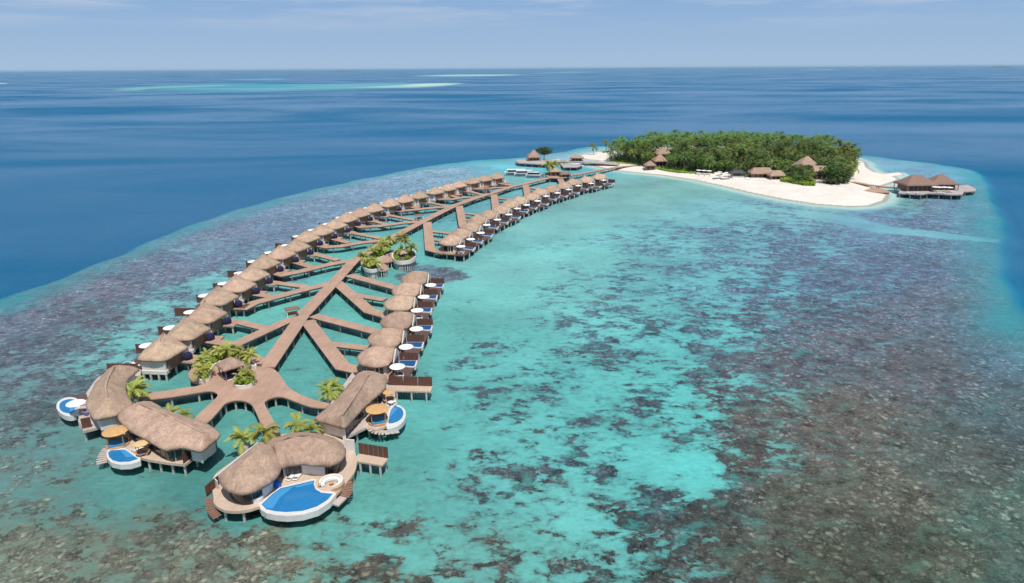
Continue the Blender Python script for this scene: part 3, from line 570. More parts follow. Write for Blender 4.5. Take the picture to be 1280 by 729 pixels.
# ------------------------------------------------------------------ vegetation meshes
def palm_crown(seed, nf=15, Lf=3.6, w=.85, nl=11, droop=1.0):
    rd = random.Random(seed); V = []; Fc = []
    def q(*p): V.extend(p); return len(V)-len(p)
    for k in range(nf):
        az = 2*math.pi*k/nf+rd.uniform(-.25,.25); e0 = rd.choice((1.25, .95, .6, .3, .0))+rd.uniform(-.15,.15); Lk = Lf*rd.uniform(.8,1.12)
        pts = []; p = Vector((0,0,0)); a = e0; n = 8; d2 = Vector((math.cos(az), math.sin(az), 0)); sd_ = Vector((-math.sin(az), math.cos(az), 0))
        for i in range(n+1):
            pts.append(p.copy()); p = p+(d2*math.cos(a)+Vector((0,0,math.sin(a))))*(Lk/n); a -= droop*(.12+.30*(i/n))*rd.uniform(.8,1.2)
        for i in range(n):   # rachis blade
            a0, a1 = pts[i], pts[i+1]; r0 = .05*(1-i/n)+.02
            b = q(a0-sd_*r0, a0+sd_*r0, a1+sd_*r0*.8, a1-sd_*r0*.8); Fc.append((b,b+1,b+2,b+3))
        for j in range(nl):
            t = .12+.88*j/(nl-1); x = t*n; i = min(n-1, int(x)); c = pts[i].lerp(pts[i+1], x-i); fwd = (pts[i+1]-pts[i]).normalized()
            ll = w*(math.sin(math.pi*min(1, t*.82+.12))**.6)*rd.uniform(.85,1.15)
            for s_ in (-1, 1):
                tip = c+sd_*s_*ll*.86+fwd*ll*.55-Vector((0,0,1))*ll*rd.uniform(.2,.6)
                b = q(c-fwd*.02, c+fwd*.24*max(1.0, 13/nl), tip); Fc.append((b,b+1,b+2) if s_ > 0 else (b+1,b,b+2))
    return V, Fc
def leafblob(seed, rx, ry, rz, n, ls, zc=0, lobes=7):
    """crown of leaf clumps: small tilted quads over several uneven lobes"""
    rd = random.Random(seed); V = []; Fc = []; lb = []
    for i in range(lobes):
        a = rd.uniform(0, 2*math.pi); r = rd.uniform(.25,.75) if i else 0; lb.append((Vector((rx*r*math.cos(a), ry*r*math.sin(a), zc+rz*rd.uniform(-.25,.45))), rd.uniform(.38,.62)))
    for i in range(n):
        c, s_ = rd.choice(lb); d = Vector((rd.gauss(0,1), rd.gauss(0,1), rd.gauss(0,1)+.25)).normalized(); rr = rd.uniform(.72,1.08)
        p = c+Vector((d.x*rx*s_*rr, d.y*ry*s_*rr, d.z*rz*s_*rr*1.1)); nn = (d+Vector((rd.uniform(-.7,.7), rd.uniform(-.7,.7), rd.uniform(-.3,.9)))).normalized()
        u = nn.cross(Vector((rd.uniform(-1,1), rd.uniform(-1,1), .3))).normalized(); v = nn.cross(u); l = ls*rd.uniform(.6,1.4)
        b = len(V); V += [p-u*l*.5, p-v*l*.3, p+u*l*.5, p+v*l*.3]; Fc.append((b,b+1,b+2,b+3))
    return V, Fc
def mesh_of(name, vf, m):
    me = bpy.data.meshes.new(name); me.from_pydata([tuple(v) for v in vf[0]], [], vf[1]); me.materials.append(m); me.update(); return me
def trunk_mesh(seed, h, lean, r0=.17, r1=.1, m=None):
    rd = random.Random(seed); az = rd.uniform(0, 6.28); mb = MB(); pts = []
    for i in range(7):
        t = i/6; pts.append((lean*t*t*math.cos(az), lean*t*t*math.sin(az), -.3+(h+.3)*t))
    mb.tube(pts, [r0*(1.35 if i == 0 else 1)+(r1-r0)*i/6 for i in range(7)], 6); me = bpy.data.meshes.new('trunk'); me.from_pydata(mb.v, [], mb.f); me.materials.append(m or trunkm); me.update(); return me, Vector(pts[-1])
def make_palms(leafm, seeds, h, lean, Lf, nf=15, w=.85, nl=11, droop=1.0):
    out = []
    for s_ in seeds:
        tm, top = trunk_mesh(s_, h, lean*random.uniform(.4,1)); cm = mesh_of('crown', palm_crown(s_, nf, Lf, w, nl, droop), leafm); out.append((tm, top, cm))
    return out
PALM_I = make_palms(leaf_isl, range(5), 10.0, 1.6, 4.1, 17, 1.25, 9, .95)
PALM_N = make_palms(leaf_pl, range(10,14), 3.4, .5, 3.0, 16, .75, 14, .9)
def plant_palm(lib, i, loc, s_, rz, label, group, sz=None, name='coconut_palm', cat='palm tree'):
    tm, top, cm = lib[i%len(lib)]; e = empty(name, loc, rz, label, cat, group); sz = sz or s_; e.scale = (s_, s_, s_)
    t = bpy.data.objects.new('trunk', tm); COL.objects.link(t); t.parent = e; t.scale = (1,1,sz/s_)
    c = bpy.data.objects.new('crown', cm); COL.objects.link(c); c.parent = e; c.location = (top.x, top.y, top.z*sz/s_); return e
def shrub(loc, r, h, seed, m, label, group=None, n=260, name='shrub', cat='shrub'):
    me = mesh_of(name, leafblob(seed, r, r, h, n, .34, h*.45), m); o = bpy.data.objects.new(name, me); COL.objects.link(o); o.location = loc
    return tag(o, label, cat, group)
# ------------------------------------------------------------------ row villas (template, local metres from the parasol foot)
def canopy_parasol(name='parasol', r=1.55, h=2.35, m=None, group=None):
    t = empty(name, (0,0,0)); mb = MB(); n = 12; prof = [(r, 0), (r*.98, .06), (r*.5, .24), (.02, .34)]
    mb.lathe([(r*.96,-.05)]+prof, (0,0,h), n*2); mb.lathe([(.02,.28),(r*.5,.18),(r*.96,-.05)], (0,0,h), n*2); mb.build('canopy', m or fabric, t)
    mb = MB(); mb.tube([(0,0,0),(0,0,h+.42)], .045, 6); mb.lathe([(.02,.12),(.35,.1),(.38,0)], (0,0,0), 10); mb.build('pole', whitep, t); return t
def lounger_proto():
    t = empty('sun_lounger', (0,0,0)); mb = MB(); mb.box((0,-.2,.28), (.66,1.3,.08))
    mb.add([(-.33,.45,.26),(.33,.45,.26),(.33,1.0,.72),(-.33,1.0,.72),(-.33,.40,.33),(.33,.40,.33),(.33,.95,.79),(-.33,.95,.79)], [(3,2,1,0),(4,5,6,7),(0,1,5,4),(1,2,6,5),(2,3,7,6),(3,0,4,7)]); mb.build('cushion', fabric, t)
    mb = MB(); mb.box((0,.1,.2), (.7,1.9,.06))
    for sx in (-1,1):
        for sy in (-.75,.95): mb.box((sx*.3,sy,.09), (.05,.05,.18))
    mb.build('frame', whitep, t); return t
def dining_proto():
    t = empty('dining_set', (0,0,0)); mb = MB(); mb.lathe([(.02,.74),(.55,.74),(.55,.70),(.06,.68),(.06,.04),(.32,.0)], n=16); mb.build('table', whitep, t)
    for k in range(4):
        a = k*math.pi/2+.6; mb = MB(); c = (1.0*math.cos(a), 1.0*math.sin(a)); mb.box((*c,.42), (.48,.48,.07), a); mb.box((c[0]+.22*math.cos(a), c[1]+.22*math.sin(a), .68), (.06,.46,.46), a)
        for dx, dy in ((.2,.2),(-.2,.2),(.2,-.2),(-.2,-.2)): mb.box((c[0]+dx*.9, c[1]+dy*.9, .19), (.04,.04,.38))
        mb.build('chair', whitep, t)
    return t
def right_villa():
    t = empty('overwater_villa', (0,0,0))
    out = [(-1.5,3.0),(-2.6,.9),(-4.5,.3),(-6.7,1.1),(-8.2,2.6),(-9.0,4.8),(-8.8,7.2),(-7,9.2),(-4.2,9.9),(-1.5,9.2)]
    sm_ = catmull(out[:-1]+[out[-1]], 4)
    ridge = [(-5.6,4.9,6.7),(-3.6,5.6,6.35),(-1.25,6.1,5.9)]
    roof_mesh(sm_, ridge, 4.2, 'roof', thatch, t, K=7, dome=.86, step=.7, seed=3.3); ridge_cap(ridge, thatch, t, r=.2)
    w_ = inset(resample(ccw(sm_), 1.1), .85); mb = MB(); mb.prism(w_, DZ+.01, 3.95); mb.build('wall', white, t)
    # dark window bays low on the front, gable wall on the right
    mb = MB(); mb.add([(-1.05,2.9,DZ+.01),(-1.05,9.0,DZ+.01),(-1.05,9.0,4.0),(-1.05,6.1,5.7),(-1.05,2.9,4.0),(-1.3,2.9,DZ+.01),(-1.3,9.0,DZ+.01),(-1.3,9.0,4.0),(-1.3,6.1,5.7),(-1.3,2.9,4.0)],
        [(0,1,2,3,4),(9,8,7,6,5),(0,5,6,1),(1,6,7,2),(2,7,8,3),(3,8,9,4),(4,9,5,0)]); mb.build('gable_wall', gablem, t)
    for k, (y0, y1) in enumerate(((3.2,5.0),(5.2,7.0))): mb = MB(); mb.box((-1.0,(y0+y1)/2,2.85), (.06,y1-y0,2.0)); mb.build('glass_door', glassd, t)
    fr_w = inset(ccw(sm_), .80)
    for a, b in (((-4.4,1.14),(-3.0,1.5)), ((-6.3,1.75),(-4.7,1.12)), ((-7.6,3.0),(-6.6,1.95))):
        wallseg(a, b, DZ+.3, 3.75, .14).build('window', glassd, t)
    base = [(-9.6,3.2),(-8.2,1.0),(-5,-.2),(-1.9,-.2),(-1.8,9.9),(-9.2,9.9)]
    mb = MB(); mb.prism(base, DZ-.45, DZ); mb.build('base_deck', boardm, t)
    dk = [(-1.75,-1.5),(1.9,-1.5),(2.7,9.6),(-1.75,9.6)]
    mb = MB(); mb.prism(dk, DZ-.35, DZ-.02); mb.build('sea_deck', darkdeck, t)
    wallseg((-1.7,9.45),(2.7,9.45), DZ-.01, DZ+1.75, .1).build('privacy_screen', screenm, t)
    wallseg((-1.05,2.6),(-1.05,-.6), DZ, DZ+1.0, .12).build('low_wall', screenm, t)
    mb = MB(); mb.prism([(-1.2,6.5),(2.1,5.7),(2.75,6.3),(2.7,9.2),(-1.2,9.2)], .9, DZ+.16); mb.build('pool_rim', rimm, t)
    mb = MB(); mb.prism([(-1.0,6.75),(2.15,6.1),(2.45,6.6),(2.4,9.05),(-1.0,9.05)], DZ-.2, DZ+.175); mb.build('pool_water', poolm2, t)
    for x, y in ((-8.4,3.2),(-8.2,7.5),(-5,1.0),(-5,9.0),(-2,.3),(-2,5),(1.6,-1.1),(2.2,3.2),(-1.5,-1.1)): stilt(t, x, y, DZ-.3)
    for x, y in ((2.35,8.6),): stilt(t, x, y, .95)
    return t
def left_villa():
    t = empty('overwater_villa', (0,0,0))
    out = [(2.2,-8.1),(4.5,-8.75),(7.4,-8.9),(8.7,-7.6),(9.3,-4.4),(9.9,-1.9),(8.4,-.4),(6.8,1.2),(4.6,2.1),(2.2,2.2),(1.1,1.5),(1.1,-2.5),(1.6,-6.0)]
    ridge = [(5.3,-4.4,6.6),(4.1,-1.4,6.45),(3.3,1.5,6.2)]
    roof_mesh(catmull(out, 2), ridge, 4.2, 'roof', thatch, t, K=7, dome=.95, step=.7, seed=8.1); ridge_cap([(5.3,-4.4,6.62),(4.1,-1.4,6.47),(3.3,1.5,6.22)], thatch, t, r=.17)
    # walls: white on the landward gable, brown slats on the side
    mb = MB(); mb.prism([(2.6,-7.7),(7.7,-8.2),(7.7,-5.6),(8.1,-1.9),(5.5,.2),(2.4,.4)], DZ+.01, 3.95); mb.build('wall', white, t)
    mb = MB(); mb.prism([(2.5,-7.95),(7.9,-8.45),(7.9,-7.0),(2.5,-6.8)], DZ-.75, DZ+.02); mb.build('floor_beam', white, t)
    wallseg((8.0,-7.6),(8.5,-2.6), DZ-.3, 3.9, .16).build('slatted_wall', slat, t)
    wallseg((8.62,-2.0),(9.3,-.7), DZ, 3.4, .12).build('door', whitep, t)
    mb = MB(); mb.prism([(2.3,-7.6),(7.8,-7.9),(8.4,-3.4),(11.6,-4.0),(11.9,-.2),(8.2,.6),(2.0,1.4)], DZ-.4, DZ-.03); mb.build('base_deck', boardm, t)
    mb = MB(); mb.prism([(-1.7,-8.2),(2.35,-8.2),(2.1,1.6),(-1.9,1.6)], DZ-.32, DZ-.05); mb.build('sea_deck', darkdeck, t)
    wallseg((-4.3,-8.0),(2.2,-8.2), DZ-.2, DZ+1.7, .1).build('privacy_screen', screenm, t)
    mb = MB(); mb.prism([(-4.3,-8.3),(-1.7,-8.35),(-1.7,-7.8),(-4.3,-7.75)], DZ-.4, DZ-.1); mb.build('screen_ledge', darkdeck, t)
    mb = MB(); mb.prism([(-3.6,-7.6),(-1.75,-7.6),(-1.75,-3.4),(-3.2,-3.4)], .9, DZ+.05); mb.build('pool_rim', rimm, t)
    mb = MB(); mb.prism([(-3.35,-7.4),(-1.9,-7.4),(-1.9,-3.7),(-3.0,-3.7)], DZ-.2, DZ+.065); mb.build('pool_water', poolm2, t)
    for k, y in enumerate((-6.2,-3.8)): mb = MB(); mb.box((2.43,y,2.9), (.08,2.0,1.9)); mb.build('glass_door', glassd, t)
    for x, y in ((2.8,-7.8),(4.3,-8.0),(6.0,-8.1),(7.6,-8.2),(7.9,-4.6),(8.6,-1.8),(11.2,-3.6),(3,-3),(-1.4,-7.9),(-1.5,1.2),(-1.5,-3)): stilt(t, x, y, DZ-.38)
    return t
LU_ = [(183,430),(212.5,408),(237.5,388.5),(255,368),(279,353),(299,340),(315.6,325.6),(336,314.6),(357,305.4),(371,294.4),(389.6,286.5),(408,279),(423,271),(439.6,265)]
LW = [P2(u, v, 4.2) for u, v in LU_]+[(-61.5,286.8),(-56.5,298),(-51.3,307.5),(-45.8,317),(-39.6,328.5),(-34.6,337.6),(-29.6,346.8),(-23.6,358),(-17.3,366),(-10.6,374)]
RN = [P2(u, v, 4.2) for u, v in [(495.8,459.7),(507,434.7),(520,412),(521,388.6),(529.3,371.5),(538,356.6)]]
RF = [P2(u, v, 4.2) for u, v in [(575,308),(587.6,299),(600,291),(607.5,281),(621,274.4),(635,268),(645.8,260.5),(657.5,256),(671,251),(681.8,245),(696,241),(709.7,236.7),(722,232),(738,229),(753.6,225)]]
def tangents(w_):
    n = len(w_); o = []
    for i in range(n):
        a = w_[max(0,i-2)]; b = w_[min(n-1,i+2)]; o.append(math.atan2(b[1]-a[1], b[0]-a[0])-math.pi/2)
    return o
par0 = canopy_parasol(); lou0 = lounger_proto(); din0 = dining_proto(); used = {'p':0,'l':0,'d':0}
def inst(proto, key, loc, rz, label, cat, group):
    o = proto if used[key] == 0 else copy_tree(proto); used[key] += 1; o.location = loc; o.rotation_euler = (0,0,rz); return tag(o, label, cat, group)
def navy_pod(loc, rz, label):
    mb = MB(); n = 10; vs = []
    mb.lathe([(.02,0),(.8,.05),(1.0,.5),(.95,1.0),(.6,1.45),(.02,1.6)], n=14); o = mb.build('entrance_hood', navy, None, smooth=True); o.location = loc; o.rotation_euler = (0,0,rz); o.scale = (1.0,.6,1.1); return tag(o, label, 'hood', 'navy hoods at the villa entrances')
pod0 = None
def loc_of(base, rz, x, y, z=0): c, s_ = math.cos(rz), math.sin(rz); return (base[0]+x*c-y*s_, base[1]+x*s_+y*c, z)
lv0 = None
tl = tangents(LW)
for i, b in enumerate(LW):
    rz = tl[i]*.85; nme = ORD[i+1]+' villa from the near end of the outer row'
    v = left_villa() if i == 0 else copy_tree(lv0)
    if i == 0: lv0 = v
    v.location = (*b, 0); v.rotation_euler = (0,0,rz)
    tag(v, 'thatched stilt villa, '+ORD[i+1]+' from the near end of the outer row', 'villa', 'thatched villas of the outer row along the reef edge')
    inst(par0, 'p', loc_of(b, rz, 0, 0, DZ-.05), rz, 'white parasol at the '+nme, 'parasol', 'white parasols on the villa decks')
    if i < 16:
        inst(lou0, 'l', loc_of(b, rz, .3, -5.6, DZ-.05), rz+1.2, 'white sun lounger at the '+nme, 'sun lounger', 'white sun loungers on the villa decks')
        pl_ = loc_of(b, rz, 9.7, -2.4, DZ-.03); lab = 'navy entrance hood of the '+nme
        if pod0 is None: pod0 = navy_pod(pl_, rz+.9, lab)
        else: o = pod0.copy(); COL.objects.link(o); o.location = pl_; o.rotation_euler = (0,0,rz+.9); o['label'] = lab
rv0 = None
def place_right(W_, row, gl, short):
    global rv0
    tr = tangents(W_)
    for i, b in enumerate(W_):
        rz = tr[i]*(.5 if short else .8) if not short else tr[i]*.3
        nme = ORD[i+1]+' villa from near end of '+row
        v = right_villa() if rv0 is None else copy_tree(rv0)
        if rv0 is None: rv0 = v
        v.location = (*b, 0); v.rotation_euler = (0,0,rz)
        tag(v, 'thatched villa with plunge pool, '+ORD[i+1]+' from near end of '+row, 'villa', gl)
        inst(par0, 'p', loc_of(b, rz, -.1, 1.2, DZ-.02), rz, 'white parasol, '+nme, 'parasol', 'white parasols on the villa decks')
        inst(din0, 'd', loc_of(b, rz, .2, .4, DZ-.02), rz+.3, 'white dining set, '+nme, 'dining set', 'white dining sets on the pool decks')
place_right(RN, 'short lagoon row', 'round roofed villas of the short lagoon row', True)
place_right(RF, 'long far lagoon row', 'round roofed villas of the long far lagoon row', False)
# ------------------------------------------------------------------ large villas
def big(name, px, label, cat='villa', group=None):
    p = P(*px, 0); e = empty(name, (p.x, p.y, 0), 0, label, cat, group); return e
def part(e, mb, name, m, smooth=False): return mb.build(name, m, e, e.location, smooth)
def pz(px, z): return PL(px, z)
def slab(e, px, z0, z1, name, m, k=0):
    pts = catmull(PL(px, z1), k) if k else PL(px, z1); mb = MB(); mb.prism(pts, z0, z1); return part(e, mb, name, m)
def stilts(e, px, zt=DZ-.3, zp=DZ-.4, r=.15):
    for u, v in px: p = P(u, v, zp); stilt(e, p.x-e.location.x, p.y-e.location.y, zt, -.85, r)
def rising(px3): return [tuple(P(u, v, z)) for u, v, z in px3]
def bigroof(e, eave, ridge, ez=4.3, dome=.9, seed=0, k=4, mt=None, cap=True, K=9, name='roof'):
    o = catmull(eave, k) if k else eave
    r_ = roof_mesh(o, ridge, ez, name, mt or thatch, e, e.location, K=K, dome=dome, step=.6, seed=seed, rough=.06)
    if cap and len(ridge) > 1: ridge_cap(ridge, mt or thatch, e, e.location, r=.2)
    return o
def walls(e, outline, ins, z1, m, glass_seg=(), name='wall', z0=DZ+.01, seg=1.5, gm=None):
    w_ = resample(inset(resample(ccw(outline), seg*1.3), ins), 1.4)
    mb = MB(); mb.prism(w_, z0, z1); part(e, mb, name, m)
    w2 = inset(w_, -.05); n = len(w2)
    for i in range(n):
        a, b = Vector(w2[i]), Vector(w2[(i+1)%n]); c = (a+b)/2
        for reg in glass_seg:
            if inside((c.x, c.y), reg):
                d = (b-a)*.06; sg = wallseg(a+d, b-d, z0+.05, z1-.35, .06); part(e, sg, 'glass_door', gm or glassd)
def posttree(e, name, m, pts, r): mb = MB(); mb.tube(pts, r, 6); part(e, mb, name, m)
# main villa, front centre
V3 = big('pool_villa', (360,590), 'largest villa with double domed thatch and a wide fan shaped blue pool')
deck = [(267,622),(268,630),(279,637),(294,639),(311,637),(327,633),(345,640),(378,640),(405,628),(422,616),(434,602),(443,590),(446,578),(444.5,568),(440,556),(431,548),(400,540),(365,541),(335,548),(318,556),(290,577),(270,592),(265,605)]
slab(V3, deck, DZ-.45, DZ, 'deck', deckm, 3)
eA = PL([(273,601),(279,610),(288,615),(300,617.5),(314,615.5),(328,609),(342,600),(351,589),(353,576)], 4.2)
x0, y0 = eA[-1]; eA += [(x0-.5, y0+2.6)]+PL([(331,556.5),(321,556.5),(309,567),(296,578),(283,589),(275,595.5)], 4.2)
eA = ccw(eA)
ridA = rising([(296,587,6.6),(308,574,7.4),(321,562.5,7.4)])
oB = bigroof(V3, eA, ridA, 4.2, .72, 1.1, 3, cap=False, name='domed_roof')
walls(V3, oB, 1.2, 3.95, white, [PL([(270,600),(345,590),(320,640),(270,640)], DZ)])
eB = PL([(349,584),(360,581.5),(369,580.5),(378,579.5),(390,581),(402,581.5),(413,581),(423,577.5),(430,572),(433,566),(431,559)], 4.2)
x1, y1 = eB[-1]; eB += PL([(426,553.5),(416,547),(399,542.8),(382,541),(366,542.5),(350,546.5),(337,550.5),(332,557),(338,572)], 4.2)
ridB = [tuple(P(343,556,6.7)), tuple(P(360,547.5,6.9)), tuple(P(379,544.5,6.9)), tuple(P(398,547,6.8)), tuple(P(413,554,6.4))]
eB = ccw(eB); oC = bigroof(V3, eB, ridB, 4.2, .78, 5.1, 3, cap=False, name='curved_roof')
walls(V3, oC, 1.2, 3.95, white, [PL([(345,560),(380,560),(380,600),(345,600)], DZ), PL([(408,560),(446,560),(446,600),(408,600)], DZ)])
# pool
slab(V3, [(323,630),(326,637),(333,641.5),(345,644),(358,645),(378,643.5),(398,637.5),(412,628),(420,618),(418,614.5),(403,614),(396,610),(394,604),(396,599.5),(391,598.5),(350,608.8),(338.5,617.5)], .7, DZ+.12, 'pool_rim', rimm)
slab(V3, [(327,630.5),(333,636.5),(345,639),(358,640),(378,638.5),(396,633),(409,625),(416,617.2),(402,616),(394.5,611.5),(392,605),(393,600.5),(351,610.3),(340,618)], DZ-.2, DZ+.155, 'pool_water', poolm)
slab(V3, [(328.5,630.5),(342,617.8),(352,611),(368,607.5),(350,622),(341,635.5),(333,635)], DZ+.1, DZ+.166, 'pool_ledge', ledgem)
slab(V3, [(368,607.5),(391.5,601.8),(391.3,604.5),(371,609.5)], DZ+.1, DZ+.170, 'pool_step', ledgem)
# curved stairs both sides
def steps(e, line, w_, z0, z1, n, m, name='stair_tread'):
    pts = [P(u, v, z0+(z1-z0)*i/(len(line)-1)) for i, (u, v) in enumerate(line)]; fine = catmull([tuple(p) for p in pts], 8, False); tot = len(fine)-1
    for i in range(n):
        a = Vector(fine[int(i/n*tot)]); b = Vector(fine[min(tot, int((i+1)/n*tot))]); d = (b-a).xy; ang = math.atan2(d.y, d.x); c = (a+b)/2
        mb = MB(); mb.box((c.x, c.y, c.z), (max(.3, d.length*.86), w_, .1), ang); part(e, mb, name, m)
    for s_ in (1,):
        side = [(Vector(p).x-math.sin(ang)*0, Vector(p).y, Vector(p).z-.12) for p in fine]
    mb = MB(); mb.tube(side, .12, 5); part(e, mb, 'stair_stringer', slat)
steps(V3, [(262,622),(262.5,632),(266,640),(272,647)], 1.25, 1.4, .1, 11, slat)
steps(V3, [(431,597),(434.5,606),(434,615),(430,621)], 1.5, 1.4, .9, 9, slat)
slab(V3, [(427,618),(433.5,622),(423,632),(414.5,629.5)], .6, .85, 'landing', greydeck)
part(V3, wallseg(P2(258,619,DZ), P2(274,605.5,DZ), DZ-.3, DZ+1.5, .12), 'privacy_screen', screenm)
part(V3, wallseg(P2(268,601,DZ+1), P2(323,556,DZ+1), DZ-.3, DZ+1.5, .12), 'parapet_wall', white)
part(V3, wallseg(P2(268,601,DZ+1), P2(272,605,DZ+1), DZ-.3, DZ+1.5, .12), 'parapet_wall', white)
part(V3, wallseg(P2(432,563,DZ), P2(444,564.5,DZ), DZ, DZ+2.1, .2), 'entrance_wall', white)
part(V3, wallseg(P2(418,552,DZ+2), P2(432,560,DZ+2), DZ, DZ+2.1, .2), 'entrance_wall', white)
stilts(V3, [(281,636),(304,638),(330,634),(441,592),(444.5,574),(268,626),(290,605),(350,600),(400,600),(340,565),(400,560),(420,610)])
for u, v in ((355,643.5),(385,641.5)): p = P(u, v, .8); stilt(V3, p.x-V3.location.x, p.y-V3.location.y+1.0, .8, -.85, .2)
# sunken sofa ring
c = P(414.6,606.5,DZ); sf = empty('curved_sofa', (c.x, c.y, DZ), 0, 'white ring shaped sofa with wooden back on the main villa pool deck', 'sofa')
def ringpart(nm, m, prof, a0, a1): mb = MB(); mb.lathe(prof, (0,0,0), 28, a0, a1); mb.build(nm, m, sf)
ringpart('seat_cushion', fabric, [(1.0,.12),(1.0,.5),(1.52,.52),(1.52,.12)], R(-75), R(205)); ringpart('backrest', cream, [(1.46,.53),(1.46,.82),(1.74,.84),(1.74,.3)], R(-75), R(205))
ringpart('wooden_base', woodm, [(1.76,.0),(1.76,.5),(1.9,.5),(1.9,.0)], R(-75), R(205))
mb = MB(); mb.lathe([(.02,.42),(.32,.42),(.34,.36),(.2,.34),(.16,.0)], n=14); tb = mb.build('round_table', woodm); tb.location = (c.x, c.y, DZ); tag(tb, 'small round wooden table inside the white ring sofa', 'table')
c = P(320.5,624.5,DZ); ht = empty('hot_tub', (c.x, c.y, DZ), 0, 'round white hot tub beside the left end of the fan shaped pool', 'hot tub')
mb = MB(); mb.lathe([(.66,.1),(.7,.72),(1.0,.74),(1.06,.62),(1.0,.0)], n=26); mb.build('rim', whitep, ht, smooth=False)
mb = MB(); mb.lathe([(.01,.5),(.7,.5),(.7,.3)], n=26); mb.build('tub_water', ledgem, ht)
mb = MB(); mb.lathe([(.01,.42),(.3,.42),(.32,.1),(.28,0)], (-.9,-.75,0), 14); mb.build('step_block', whitep, ht)
for k, (u, v) in enumerate(((364.5,597.5),(372.3,596.5))):
    p = P(u, v, DZ); inst(lou0, 'l', (p.x, p.y, DZ), 2.85+.1*k, ('left' if k == 0 else 'right')+' of the two white sun loungers under the eaves beside the fan shaped pool', 'sun lounger', 'white sun loungers on the villa decks')
p = P(346.7,608.5,DZ); mb = MB(); mb.lathe([(.01,1.1),(.3,1.05),(.5,.6),(.6,.25),(.5,0)], n=14); o = mb.build('beanbag', bluebag, None, smooth=True); o.location = p; tag(o, 'bright blue beanbag beside the domed roof on the main pool deck', 'beanbag')
def jetty(u0, v0, u1, v1, scr, label, w_=2.2, n=4, groupname='jetties'):
    a, b = P(u0, v0, DZ), P(u1, v1, DZ); e = empty('bathing_jetty', (a.x, a.y, 0), 0, label, 'jetty'); line = [(a.x,a.y),(b.x,b.y)]
    mb = MB(); mb.prism(ribbon(line, w_), DZ-.3, DZ-.01); part(e, mb, 'jetty_deck', deckm)
    d = (b-a); nr = Vector((-d.y, d.x, 0)).normalized()*(w_/2-.1)
    for i in range(scr):
        p, q_ = a+d*(i/scr+.008)+nr, a+d*((i+1)/scr-.008)+nr; part(e, wallseg(p, q_, DZ-.012, DZ+1.95, .1), 'privacy_screen', screenm)
    for i in range(n):
        for s_ in (-1,1):
            p = a+d*((i+.7)/n)+nr*s_*.9; stilt(e, p.x-e.location.x, p.y-e.location.y, DZ-.3, -.85, .15)
    return e
jetty(445,571,482,577, 6, 'short jetty with brown screen beside the largest villa', 2.2, 3)
# villa 2 (left front)
V2 = big('pool_villa', (210,545), 'long wavy thatched villa with a half moon pool, front left')
slab(V2, [(135,560),(136,568),(150,572),(172,571),(186,574.5),(208,578),(231,580.5),(241,573),(270,554),(268,540),(236,522),(190,506),(165,515),(148,530),(148,540),(138,551)], DZ-.45, DZ, 'deck', deckm)
e2 = PL([(147,519),(149,526),(158,535),(170,543),(184,550),(197,558.5),(209,562.5),(224,559.5),(240,562.5),(252,564),(264,554),(276,543.5)], 4.3)
e2 += PL([(262,531),(240,523),(220,517),(203,510),(190,502),(172,503),(158,509)], 4.3)
rid2 = rising([(176,505.5,6.6),(196,513,6.7),(216,522,6.7),(238,532.5,6.5),(255,541,6.1)])
o2 = bigroof(V2, e2, rid2, 4.3, .9, 2.2, 2)
walls(V2, o2, 1.0, 4.05, white, [PL([(140,530),(205,540),(250,565),(228,590),(150,575)], DZ)], seg=1.4)
part(V2, wallseg(P2(229.5,580,DZ), P2(240,571.5,DZ), DZ, DZ+1.9, .1), 'privacy_screen', screenm)
slab(V2, [(133,565.5),(134,573),(139,578.5),(150,581),(163,580.5),(175.5,576.5),(176,572.5),(156,560),(136,560.5)], .8, DZ+.12, 'pool_rim', rimm)
slab(V2, [(135,566),(136.5,571.5),(141,575.5),(150,577.6),(162,577),(172.5,573.6),(156,562),(138,563)], DZ-.2, DZ+.135, 'pool_water', poolm)
slab(V2, [(150,563),(156,562),(168,570.5),(158,571.5)], DZ+.1, DZ+.148, 'pool_ledge', ledgem)
steps(V2, [(134,561),(130,567),(127.5,573),(127.5,580)], 1.5, 1.6, .4, 8, greydeck)
stilts(V2, [(200,576.5),(215,578.5),(230.5,581),(245,570),(262,557),(186,575),(140,560),(230,540),(180,530)])
for u, v in ((150,579),(168,577)): p = P(u, v, .8); stilt(V2, p.x-V2.location.x, p.y-V2.location.y+.8, .8, -.85, .18)
def gazebo(px, r, h, label, m, under='bed'):
    p = P(*px, DZ); e = empty('gazebo', (p.x, p.y, DZ), .4, label, 'gazebo'); mb = MB()
    mb.lathe([(r*.97,-.06),(r,.03),(r*.6,.2),(.02,.3)], (0,0,h), 22); mb.lathe([(.02,.1),(r*.97,-.06)], (0,0,h), 22); mb.build('canopy', m, e)
    for k in range(4 if under == 'bed' else 3):
        a = k*math.pi/2+.7; mb = MB(); mb.tube([(r*.8*math.cos(a), r*.8*math.sin(a), 0),(r*.86*math.cos(a), r*.86*math.sin(a), h)], .07, 6); mb.build('post', woodm, e)
    if under == 'bed':
        mb = MB(); mb.lathe([(.01,.25),(r*.9,.25),(r*.9,.0)], (0,0,0), 20); mb.build('platform', woodm, e)
        mb = MB(); mb.box((0,-.1,.42), (r*1.25,r*1.1,.28)); o = mb.build('mattress', bluef, e)
        mb = MB(); mb.lathe([(r*.82,.25),(r*.82,.95),(r*.9,.95),(r*.9,.25)], (0,0,0), 12, .2, 2.6); mb.build('back_rail', woodm, e)
    else:
        mb = MB(); mb.lathe([(.01,.3),(r*.55,.35),(r*.85,.75),(r*.95,.72),(r*.7,.1),(.3,0)], (0,0,0), 18, R(-40), R(250)); mb.build('basket_seat', woodm, e)
        mb = MB(); mb.lathe([(.01,.5),(r*.5,.45),(r*.5,.35)], (0,0,0), 14); mb.build('cushion', mauve, e)
    return e
